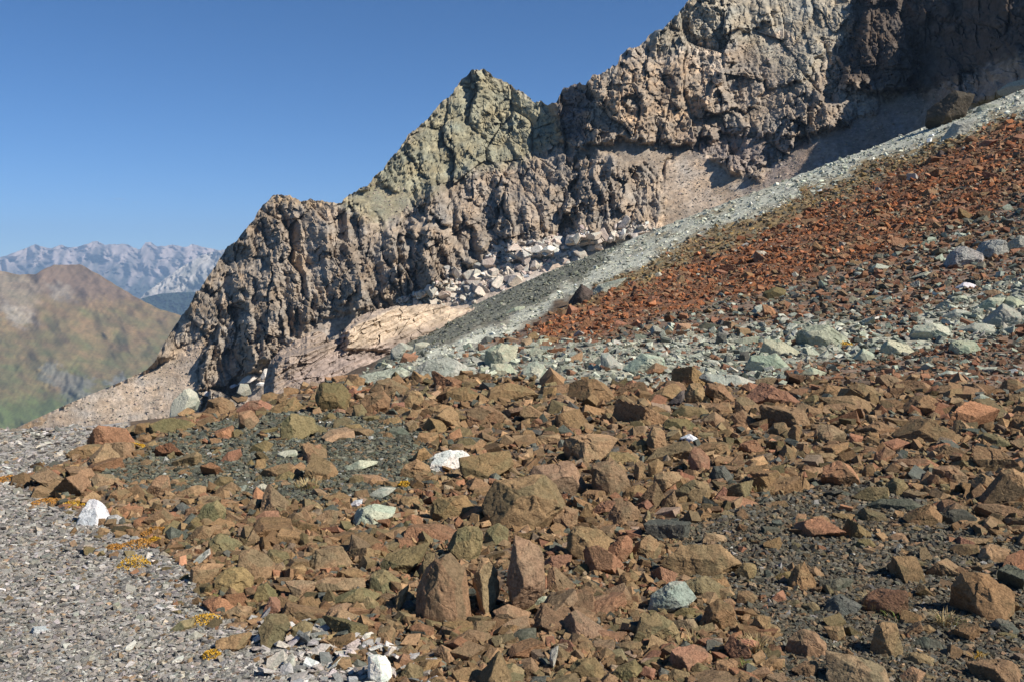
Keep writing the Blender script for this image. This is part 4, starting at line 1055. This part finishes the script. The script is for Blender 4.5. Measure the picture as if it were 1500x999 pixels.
q_ = scatter_points(4200, BROWNZ, r); wz = zone_weights(q_[:, 0], q_[:, 1], 2.0)
for i_, (px, py) in enumerate(q_):
    if n_b >= 300: break
    if px > 1520 or py > 1020: continue
    if wz['shingle'][i_] > .3 or (wz['darkgravel'][i_] > .5 and r.random() < 0.8) or (wz['greengravel'][i_] > .5 and r.random() < 0.7): continue
    sz = float(np.clip(27*r.pareto(2.6) + 27, 27, 62))
    if hits_hero(px, py, sz): continue
    kd = r.choice(['b', 'n', 'r', 'o', 'd'], p=[0.46, 0.22, 0.12, 0.14, 0.06])
    col_w = KC[kd][2]; pl = place_word(px, py)
    o = add_boulder(BOULDERS, KC[kd][1].replace('boulder', 'stone'), px, py, sz, KC[kd][0], f'{"large" if sz > 50 else "mid-sized" if sz > 39 else "small"} angular {col_w} stone {pl}', 'stone', None, r)
    if o: n_b += 1; o['_auto'] = 1
for zone, n_, (lo, hi), kinds, ps, words in (
    ('red', 90, (11, 20), ['r', 'b', 'y'], [0.8, 0.17, 0.03], 'lying'), ('mixed', 110, (11, 24), ['r', 'b', 'g', 'd', 'n'], [0.30, 0.22, 0.28, 0.06, 0.14], 'loose'),
    ('pale', 34, (13, 22), ['g', 'g', 'r', 'd'], [0.5, 0.3, 0.14, 0.06], 'loose'), ('darkgravel', 40, (14, 24), ['b', 'o', 'd', 'n'], [0.4, 0.25, 0.2, 0.15], 'half sunk'),
    ('greengravel', 40, (13, 24), ['b', 'o', 'd', 'g'], [0.45, 0.25, 0.2, 0.1], 'half sunk'), ('shingle', 26, (13, 22), ['y', 'w', 'p', 'o'], [0.5, 0.12, 0.2, 0.18], 'bedded')):
    k = 0
    for px, py in scatter_points(1500, ZP[zone], r):
        if k >= n_: break
        if zone == 'mixed' and float(inpoly(np.array([px]), np.array([py]), ZP['red'])[0]): continue
        if py > 990 or px > 1500: continue
        sz = float(np.clip(lo*(1 + r.pareto(3.0)), lo, hi))
        if hits_hero(px, py, sz): continue
        kd = r.choice(kinds, p=ps)
        o = add_boulder(BOULDERS, KC[kd][1].replace('boulder', 'stone'), px, py, sz, KC[kd][0], f'{"larger" if sz > 1.45*lo else "small" if sz > 1.12*lo else "very small"} angular {KC[kd][2]} stone {words} {place_word(px, py)}', 'stone', None, r)
        if o: k += 1; o['_auto'] = 1
# ---- pale blocks of the rockfall at the foot of the cliffs
TAL = [(576,452),(636,422),(668,400),(732,372),(742,362),(796,360),(844,345),(876,346),(952,331),(945,342),(852,380),(800,398),(752,414),(690,445),(652,452)]
pts = scatter_points(1600, TAL, r)
pts = pts[np.argsort(pts[:, 1])]; pts = pts[np.linspace(0, len(pts)-1, min(len(pts), 300)).astype(int)]
pts[:, 1] -= np.where(pts[:, 0] > 790, 6, 2)
face = mountain_depth(pts[:, 0], pts[:, 1], None)
for (px, py), fd_ in zip(pts, face):
    sz = float(np.clip(5.0*(1 + r.pareto(1.9)), 5.0, 16))
    D = float(fd_) - 0.3*sz/F*400
    u, v = ray(px, py); s = sz/F*D
    o = bpy.data.objects.new('rockfall_block', TALUS[r.integers(len(TALUS))]); COL.objects.link(o)
    o.scale = (s*1.25, s*1.1, s*r.uniform(.9, 1.25)); o.location = (float(u)*D, D, float(v)*D)
    o.rotation_euler = (r.normal()*.5, r.normal()*.5, r.uniform(0, 6.28))
    tone = r.choice(['cream', 'whitish', 'pinkish', 'greyish'], p=[.45, .22, .22, .11])
    c = np.array({'cream': (.62, .52, .42), 'whitish': (.68, .62, .54), 'pinkish': (.60, .475, .39), 'greyish': (.44, .40, .35)}[tone])*r.uniform(0.8, 1.08); o.color = (*c, 1)
    size = 'large' if sz > 11.5 else 'mid-sized' if sz > 7.2 else 'small'
    where = 'beside the beige outcrop' if px < 690 else 'under the gullied cliffs' if px < 820 else 'at the thin upper end under the last buttress'
    tag(o, f'{size} {tone} block of the rockfall {where}', 'boulder'); o['_auto'] = 1

# look-alikes share a label and a group
seen = {}
for o in COL.objects:
    if o.get('_auto'): seen.setdefault(o['label'], []).append(o)
for lab, L in seen.items():
    for o in L:
        if len(L) > 1: o['group'] = lab.replace(' stone', ' stones').replace(' boulder', ' boulders', 1)
        del o['_auto']
# ================================================================ LOOSE STONES (uncountable): one object per kind of rubble
def hull_stone(name, r, squash, npts=13):
    bm = bmesh.new()
    for k_ in range(npts):
        if k_ < 8: v = np.array([(-1)**(k_ & 1), (-1)**((k_ >> 1) & 1), (-1)**((k_ >> 2) & 1)])*r.uniform(0.35, 0.95, 3)
        else: v = unit(r.normal(size=3))*r.uniform(0.8, 1.1)
        bm.verts.new(v*np.array(squash))
    res = bmesh.ops.convex_hull(bm, input=bm.verts)
    for e in [g for g in res.get('geom_interior', []) if isinstance(g, bmesh.types.BMVert)]: bm.verts.remove(e)
    for v in [v for v in bm.verts if not v.link_faces]: bm.verts.remove(v)
    bmesh.ops.recalc_face_normals(bm, faces=bm.faces)
    me = bpy.data.meshes.new(name); bm.to_mesh(me); bm.free()
    a = me.attributes.new('facet', 'FLOAT', 'FACE'); a.data.foreach_set('value', r.random(len(me.polygons)).astype(np.float32))
    me.materials.append(M_inst)
    return me
def shape_collection(name, squash, n, seed, npts=13):
    c = bpy.data.collections.new(name)
    for i in range(n):
        r = np.random.default_rng(seed + i)
        o = bpy.data.objects.new(name, hull_stone(name, r, np.array(squash)*r.uniform(0.75, 1.25, 3), npts)); c.objects.link(o)
    return c
SH_PLATE = shape_collection('plate_stone', (0.55, 0.42, 0.13), 16, 300, 9)
SH_BLOCK = shape_collection('block_stone', (0.56, 0.42, 0.26), 26, 400, 10)
SH_SLAB = shape_collection('slab_stone', (0.55, 0.40, 0.22), 16, 500, 9)
def stone_stuff(name, label, cat, shapes, pts, size_px, cols, ps, r, tilt, sink=0.1, cvar=0.25, big=False, face=False):
    if big: k_ = ~covers_hero(pts, size_px); pts, size_px = pts[k_], size_px[k_]
    if face: Y = mountain_depth(pts[:, 0], pts[:, 1], None); hit = pts[:, 1] > poly_interp(SKYL, pts[:, 0]) + 4
    else: Y, hit = ground_at(pts[:, 0], pts[:, 1])
    pts, Y, size_px = pts[hit], Y[hit], size_px[hit]
    u, v = ray(pts[:, 0], pts[:, 1]); x = u*Y; s = size_px/F*Y
    z = v*Y if face else ground(x, Y) + s*(0.2 - sink)
    n = len(x)
    me = bpy.data.meshes.new(name); me.vertices.add(n); me.vertices.foreach_set('co', np.stack([x, Y, z], -1).astype(np.float32).ravel())
    def att(nm, ty, key, val):
        a = me.attributes.new(nm, ty, 'POINT'); a.data.foreach_set(key, np.ascontiguousarray(val).ravel())
    att('rot', 'FLOAT_VECTOR', 'vector', np.stack([r.normal(size=n)*tilt, r.normal(size=n)*tilt, r.uniform(0, 6.28, n)], -1).astype(np.float32))
    att('scl', 'FLOAT_VECTOR', 'vector', (s[:, None]*r.uniform(0.8, 1.2, (n, 3))).astype(np.float32))
    att('idx', 'INT', 'value', r.integers(0, len(shapes.objects), n).astype(np.int32))
    C = np.array(cols)[r.choice(len(cols), n, p=ps)]*np.exp(r.normal(size=(n, 1))*cvar)*(1 + 0.025*r.normal(size=(n, 3)))
    att('col', 'FLOAT_COLOR', 'color', np.concatenate([np.clip(C, 0.01, 0.8), np.ones((n, 1))], 1).astype(np.float32))
    o = link(name, me)
    ng = bpy.data.node_groups.new(name, 'GeometryNodeTree')
    ng.interface.new_socket('Geometry', in_out='INPUT', socket_type='NodeSocketGeometry')
    ng.interface.new_socket('Geometry', in_out='OUTPUT', socket_type='NodeSocketGeometry')
    nd, lk = ng.nodes, ng.links
    gi, go = nd.new('NodeGroupInput'), nd.new('NodeGroupOutput')
    iop = nd.new('GeometryNodeInstanceOnPoints'); iop.inputs['Pick Instance'].default_value = True
    ci = nd.new('GeometryNodeCollectionInfo'); ci.inputs['Collection'].default_value = shapes; ci.inputs['Separate Children'].default_value = True; ci.inputs['Reset Children'].default_value = True
    def na(nm, ty):
        q = nd.new('GeometryNodeInputNamedAttribute'); q.data_type = ty; q.inputs['Name'].default_value = nm; return q.outputs['Attribute']
    e2r = nd.new('FunctionNodeEulerToRotation'); lk.new(na('rot', 'FLOAT_VECTOR'), e2r.inputs[0])
    lk.new(gi.outputs[0], iop.inputs['Points']); lk.new(ci.outputs[0], iop.inputs['Instance']); lk.new(na('idx', 'INT'), iop.inputs['Instance Index'])
    lk.new(e2r.outputs[0], iop.inputs['Rotation']); lk.new(na('scl', 'FLOAT_VECTOR'), iop.inputs['Scale'])
    lk.new(iop.outputs[0], go.inputs[0])
    m = o.modifiers.new('stones', 'NODES'); m.node_group = ng
    return tag(o, label, cat, kind='stuff')
r = np.random.default_rng(33)
def plaw(n, lo, hi, a): return np.clip(lo*(1 + r.pareto(a, n)), lo, hi)
def pts_in(n, zone, excl=()):
    q = scatter_points(n, ZP.get(zone, zone), r, True) if isinstance(zone, str) else scatter_points(n, zone, r, True)
    if excl:
        w = zone_weights(q[:, 0], q[:, 1], 3.0)
        q = q[sum(w[e] for e in excl) < r.random(len(q))]
    return q
BRN = [(0.25, 0.152, 0.077), (0.26, 0.17, 0.092), (0.28, 0.14, 0.077), (0.195, 0.147, 0.075), (0.115, 0.115, 0.092), (0.28, 0.20, 0.13)]
q = pts_in(7500, BROWNZ, ('shingle', 'darkgravel', 'greengravel'))
stone_stuff('brown_stones', 'loose brown stones packed between the boulders', 'rubble', SH_BLOCK, q, plaw(len(q), 14, 34, 2.5), BRN, [.38, .25, .09, .16, .08, .04], r, 0.45, big=True)
q = pts_in(900, [(60,690),(200,650),(420,600),(640,620),(1000,760),(1150,700),(1520,760),(1520,1000),(1000,1000),(300,740)])
stone_stuff('scattered_stones', 'brown stones scattered over the gravel patches', 'rubble', SH_BLOCK, q, plaw(len(q), 11, 26, 2.6), BRN, [.36, .24, .10, .18, .10, .02], r, 0.4, big=True)
q = pts_in(44000, BROWNZ, ('shingle', 'darkgravel', 'greengravel'))
stone_stuff('brown_rubble', 'loose brown rubble between the boulders', 'rubble', SH_BLOCK, q, plaw(len(q), 5.5, 20, 2.0), BRN, [.36, .24, .09, .15, .11, .05], r, 0.5)
q = pts_in(95000, 'shingle')
stone_stuff('grey_shingle', 'pale grey platy shingle', 'shingle', SH_PLATE, q, plaw(len(q), 3.1, 13, 2.3), [(.345, .315, .27), (.26, .24, .21), (.47, .43, .38), (.365, .30, .23), (.15, .14, .13), (.28, .19, .115)], [.32, .27, .14, .12, .11, .04], r, 0.34, 0.08, 0.25)
q = pts_in(420, [(360,905),(460,900),(560,935),(660,999),(700,1040),(400,1040)])
stone_stuff('pale_shards', 'pale pinkish slabs where shingle meets brown rubble', 'rubble', SH_PLATE, q, plaw(len(q), 12, 30, 2.2), [(.52, .44, .37), (.46, .43, .39), (.58, .53, .47), (.30, .29, .27)], [.35, .3, .2, .15], r, 0.4, 0.0)
q = pts_in(420, [(60,700),(110,745),(205,780),(300,850),(330,905),(420,925),(480,960),(400,985),(280,940),(230,860),(120,790),(20,730)])
stone_stuff('strewn_stones', 'brown stones strewn over the rim of the shingle', 'rubble', SH_BLOCK, q, plaw(len(q), 8, 22, 2.3), BRN, [.36, .24, .10, .20, .06, .04], r, 0.4)
q = pts_in(34000, 'greengravel')
stone_stuff('green_gravel', 'fine dark green gravel', 'gravel', SH_SLAB, q, plaw(len(q), 3.2, 11, 2.4), [(.13, .13, .095), (.16, .15, .105), (.10, .105, .085), (.20, .14, .08), (.36, .35, .31)], [.38, .24, .20, .155, .025], r, 0.4)
q = pts_in(60000, 'darkgravel')
stone_stuff('dark_gravel', 'fine dark brown-grey gravel', 'gravel', SH_BLOCK, q, plaw(len(q), 3.2, 12, 2.3), [(.135, .12, .088), (.165, .135, .09), (.10, .095, .078), (.22, .15, .088), (.34, .31, .27)], [.34, .28, .18, .175, .025], r, 0.45)
q = pts_in(60000, 'mixed', ('pale', 'red', 'palegreen', 'darkscree', 'ochre'))
stone_stuff('mixed_rubble', 'loose reddish and grey rubble behind the boulder field', 'rubble', SH_BLOCK, q, plaw(len(q), 4.0, 16, 2.2), [(.25, .125, .07), (.22, .145, .085), (.16, .145, .105), (.34, .36, .28), (.11, .115, .10)], [.32, .26, .20, .14, .08], r, 0.45)
q = pts_in(26000, 'pale', ('red', 'palegreen')); q += r.normal(size=q.shape)*(6, 3); q += r.normal(size=q.shape)*(6, 3); q += r.normal(size=q.shape)*(6, 3); q += r.normal(size=q.shape)*(6, 3)
stone_stuff('pale_rubble', 'loose pale green rubble', 'rubble', SH_SLAB, q, plaw(len(q), 4.0, 17, 2.0), [(.37, .37, .285), (.295, .30, .235), (.45, .44, .35), (.24, .13, .075), (.13, .14, .115)], [.38, .26, .14, .14, .08], r, 0.45)
q = pts_in(80000, 'red', ()); q += r.normal(size=q.shape)*(7, 3.5)
pn_ = 0.25 + 1.1*fbm((q[:, 0] - 1.8*q[:, 1])/130, (0.45*q[:, 0] + q[:, 1])/20, 77., 3) - np.clip((q[:, 0] - 1150)/900, 0, 0.5)
red = pn_ > r.normal(size=len(q))*0.25 - 0.12
stone_stuff('red_rubble', 'rust red rubble on the upper slope', 'rubble', SH_BLOCK, q[red], plaw(int(red.sum()), 2.8, 12, 2.2), [(.33, .125, .052), (.28, .115, .055), (.26, .15, .08), (.15, .08, .05), (.40, .37, .30)], [.38, .27, .21, .12, .02], r, 0.5)
stone_stuff('brown_scree', 'brown rubble mixed into the rust red slope', 'rubble', SH_BLOCK, q[~red], plaw(int((~red).sum()), 2.6, 11, 2.2), [(.25, .15, .08), (.20, .135, .08), (.28, .13, .065), (.24, .205, .14), (.13, .10, .07)], [.36, .24, .2, .12, .08], r, 0.5)
q = pts_in(60000, 'ochre', ('red', 'palegreen'))
stone_stuff('ochre_rubble', 'small brown stones on thin yellow turf', 'rubble', SH_BLOCK, q, plaw(len(q), 3.0, 9, 2.3), [(.235, .165, .09), (.30, .195, .08), (.20, .175, .12), (.25, .13, .07)], [.4, .2, .28, .12], r, 0.45)
q = pts_in(60000, 'palegreen')
stone_stuff('pale_green_scree', 'fine pale green scree band', 'scree', SH_SLAB, q, plaw(len(q), 2.4, 9, 2.3), [(.52, .51, .405), (.43, .425, .34), (.58, .56, .45), (.26, .255, .20)], [.44, .30, .16, .10], r, 0.4)
q = pts_in(30000, 'darkscree')
stone_stuff('dark_green_scree', 'fine dark green scree', 'scree', SH_SLAB, q, plaw(len(q), 2.2, 7, 2.3), [(.175, .175, .135), (.21, .205, .155), (.135, .14, .11), (.30, .30, .24)], [.42, .3, .23, .05], r, 0.4)

# stones lying on the scree aprons of the mountain
q = np.concatenate([scatter_points(n_, P_, r) for P_, n_ in ((SCREE[0][0], 9000), (SCREE[1][0], 2500), (SCREE[2][0], 16000), (SCREE[3][0], 1200), (SCREE[4][0], 2500), (SCREE[5][0], 700))])
stone_stuff('mountain_scree', 'small stones on the brown scree aprons of the mountain', 'scree', SH_BLOCK, q, plaw(len(q), 1.2, 5.0, 2.6), [(.38, .31, .24), (.33, .27, .21), (.41, .335, .265), (.29, .24, .195)], [.4, .3, .2, .1], r, 0.5, cvar=0.12, face=True)
q = scatter_points(7000, [(x_, y_ - 3) for x_, y_ in TAL], r); q[:, 1] -= np.where(q[:, 0] > 790, 5, 1)
stone_stuff('rockfall_rubble', 'small pale rubble between the rockfall blocks', 'rubble', SH_BLOCK, q, plaw(len(q), 3, 10, 2.0), [(.60, .50, .41), (.66, .60, .52), (.56, .44, .37), (.40, .36, .32)], [.42, .25, .22, .11], r, 0.6, face=True)

# ================================================================ PLANTS
def plant_mat(name, c):
    m, nt, b = new_mat(name); n = N(nt)
    g = n('ShaderNodeNewGeometry').outputs['Position']
    f = n.noise(g, 40, 3, 0.6)
    nt.links.new(n.mix(f, tuple(0.6*x for x in c), tuple(min(1, 1.35*x) for x in c)), b.inputs['Base Color'])
    b.inputs['Roughness'].default_value = 0.7
    return m
M_straw, M_yel, M_grn, M_ora = plant_mat('dry_grass', (0.42, 0.31, 0.15)), plant_mat('yellow_leaf', (0.58, 0.33, 0.035)), plant_mat('green_leaf', (0.16, 0.20, 0.05)), plant_mat('orange_leaf', (0.46, 0.22, 0.05))
def base_at(px, py):
    Y = float(ground_at([px], [py])[0][0]); u, v = ray(px, py); x = float(u)*Y
    return np.array([x, Y, float(ground(x, Y))]), Y/F
def blades(n, rad, hgt, r, lean=0.7, wd=0.0022):
    V, Fc = [], []
    for i in range(n):
        a = r.uniform(0, 6.28); b = np.array([math.cos(a), math.sin(a), 0])*rad*math.sqrt(r.random())
        d = np.array([math.cos(a), math.sin(a), 0])*hgt*r.uniform(0.1, lean) + np.array([r.normal(), r.normal(), 0])*0.2*hgt
        h = hgt*r.uniform(0.45, 1.0); s = np.array([-math.sin(a), math.cos(a), 0])*wd*r.uniform(.7, 1.4); k = len(V)
        V += [b - s, b + s, b + d*0.35 + s*0.8 + [0, 0, h*0.6], b + d*0.35 - s*0.8 + [0, 0, h*0.6], b + d + [0, 0, h*0.85]]
        Fc += [[k, k+1, k+2], [k, k+2, k+3], [k+3, k+2, k+4]]
    return np.array(V), np.array(Fc)
def leaves(n, rad, hgt, r, ls):
    V, Fc = [], []
    for i in range(n):
        a = r.uniform(0, 6.28); q = math.sqrt(r.random()); c = np.array([math.cos(a)*rad*q, math.sin(a)*rad*q, hgt*(1-q*q)*r.uniform(0.3, 1.0) + 0.004])
        e1 = unit(r.normal(size=3) + [0, 0, .2])*ls*r.uniform(.6, 1.3); e2 = unit(np.cross(e1, r.normal(size=3)))*ls*0.5; k = len(V)
        V += [c - e1*.5, c + e2*.5, c + e1*.5, c - e2*.5]; Fc += [[k, k+1, k+2], [k, k+2, k+3]]
    return np.array(V), np.array(Fc)
r = np.random.default_rng(44)
def cushion(px, py, wpx, hpx, mat, label, seed=0):
    b, k = base_at(px, py); rad = wpx*0.66*k; b[2] += 2.0*k; hpx = hpx*1.25
    e = bpy.data.objects.new('cushion_plant', None); COL.objects.link(e); e.location = b
    V, Fc = leaves(int(160 + 9*wpx), rad, max(0.03, hpx*k*0.9), r, max(0.010, 3.4*k))
    link('foliage', mk_mesh('foliage', V, Fc, False), mat, e)
    V, Fc = blades(26, rad*0.8, max(0.03, hpx*k*1.0), r, 0.5, 0.5*k)
    link('stalks', mk_mesh('stalks', V, Fc, False), M_straw, e)
    return tag(e, label, 'plant')
cushion(196, 830, 36, 14, M_yel, 'round bright orange-yellow cushion plant alone on the shingle')
cushion(228, 782, 34, 8, M_ora, 'large rust-orange mat plant at the edge of the boulder field')
cushion(205, 800, 40, 6, M_ora, 'flat ochre mat plant spreading between white slab and cushion plant')
cushion(168, 805, 20, 6, M_ora, 'small ochre mat plant below the pointed white rock')
cushion(226, 796, 16, 7, M_yel, 'little yellow cushion plant on the rust-orange mat')
cushion(300, 913, 38, 7, M_yel, 'strip of yellow flowers beside the flat brown stone on the shingle')
cushion(310, 964, 22, 6, M_yel, 'small yellow cushion plant below the rounded orange-brown stone')
cushion(108, 742, 26, 6, M_yel, 'yellow cushion plant behind the pointed white rock')
cushion(70, 737, 34, 5, M_ora, 'thin ochre mat plant on the shingle left of the pointed white rock')
cushion(14, 705, 34, 5, M_ora, 'ochre mat plant on the shingle at the foot of the brown tongue')
cushion(195, 655, 26, 5, M_yel, 'yellow mat plant under the smooth tan stone')
cushion(150, 676, 20, 5, M_ora, 'yellow-orange mat plant beside the dark pointed shadow stone')
cushion(316, 886, 20, 11, M_grn, 'small green leafy plant on the shingle beside the olive boulder')
cushion(1232, 505, 26, 5, M_yel, 'yellow plant patch among the pale green slabs')
cushion(1308, 884, 22, 12, M_yel, 'yellow flowering plant inside the grass tuft on the dark gravel')
cushion(592, 712, 16, 7, M_yel, 'small yellow plant on gravel left of the white slab')
def grass(px, py, wpx, hpx, n, label, mat=M_straw, lean=0.8):
    b, k = base_at(px, py)
    e = bpy.data.objects.new('grass_tuft', None); COL.objects.link(e); e.location = b
    V, Fc = blades(n, wpx/2*k, hpx*k, r, lean, 0.55*k); link('blades', mk_mesh('blades', V, Fc, False), mat, e)
    V, Fc = blades(max(12, n//3), wpx/2.6*k, hpx*k*0.6, r, lean*1.3, 0.6*k); link('basal_leaves', mk_mesh('basal_leaves', V, Fc, False), M_grn if mat is M_straw else M_straw, e)
    return tag(e, label, 'grass tuft')
grass(1290, 890, 54, 26, 150, 'wide dry grass tuft around the yellow flowering plant')
grass(1388, 915, 34, 30, 70, 'pale straw grass tuft left of the big flat pentagonal plate', lean=1.0)
grass(1110, 955, 44, 30, 120, 'dry grass tuft at the lower right of the overhanging boulder')
grass(1014, 948, 22, 26, 26, 'few bleached grass stalks leaning over a small brown stone', lean=1.2)
grass(1115, 722, 40, 22, 110, 'dry yellow grass in front of the long low brown ledge')
grass(455, 715, 46, 18, 110, 'sparse dry grass on the green gravel')
grass(430, 748, 30, 16, 80, 'low yellow-green grass below the green gravel', M_grn)
grass(612, 690, 34, 18, 70, 'dry grass hanging over the low brown mound')
grass(1432, 968, 16, 18, 24, 'thin grass sprout with yellow base on the dark gravel', M_yel)
grass(1092, 980, 14, 18, 30, 'small green sprout beside a brown block', M_grn)
grass(1315, 905, 40, 14, 60, 'low green grass under the flowering tuft', M_grn)

# ================================================================ THIN CLOUD WISPS and HAZE
def wisp(px, py, wpx, label):
    D = 24000.0; u, v = ray(px, py); k = D/F
    V0, Fc = ico(4); n = fbm(V0[:, 0]*2, V0[:, 1]*2, V0[:, 2]*2 + px, 3)
    V = V0*np.array([wpx/2*k, wpx/2*k, 2.0*k])*(1 + 0.5*n)[:, None]
    m = bpy.data.materials.new('cloud_vapour'); m.use_nodes = True; nt = m.node_tree
    nt.nodes.remove(nt.nodes['Principled BSDF'])
    pv = nt.nodes.new('ShaderNodeVolumePrincipled'); pv.inputs['Color'].default_value = (0.55, 0.6, 0.7, 1); pv.inputs['Density'].default_value = 0.00045
    nt.links.new(pv.outputs[0], nt.nodes['Material Output'].inputs['Volume'])
    o = link('cloud', mk_mesh('cloud', V, Fc, True), m); o.location = (float(u)*D, D, float(v)*D)
    return tag(o, label, 'cloud')
wisp(173, 292, 22, 'faint grey cloud wisp, the longer of two')
wisp(199, 297, 12, 'faint grey cloud wisp, the shorter of two')

def haze_box(x0, x1, y0, y1, z0, z1, density):
    V = [(x, y, z) for x in (x0, x1) for y in (y0, y1) for z in (z0, z1)]
    Fc = [(0, 1, 3, 2), (4, 6, 7, 5), (0, 4, 5, 1), (2, 3, 7, 6), (0, 2, 6, 4), (1, 5, 7, 3)]
    m = bpy.data.materials.new('mountain_air'); m.use_nodes = True; nt = m.node_tree
    nt.nodes.remove(nt.nodes['Principled BSDF'])
    pv = nt.nodes.new('ShaderNodeVolumePrincipled'); pv.inputs['Color'].default_value = (0.46, 0.69, 1.0, 1); pv.inputs['Density'].default_value = density
    pv.inputs['Anisotropy'].default_value = 0.0
    nt.links.new(pv.outputs[0], nt.nodes['Material Output'].inputs['Volume'])
    o = link('haze', mk_mesh('haze', V, Fc, False), m)
    return tag(o, 'thin bluish mountain haze filling the air', 'haze', kind='stuff')
haze_box(-20000, 20000, -1200, 20500, -720, 950, 5.2e-5)
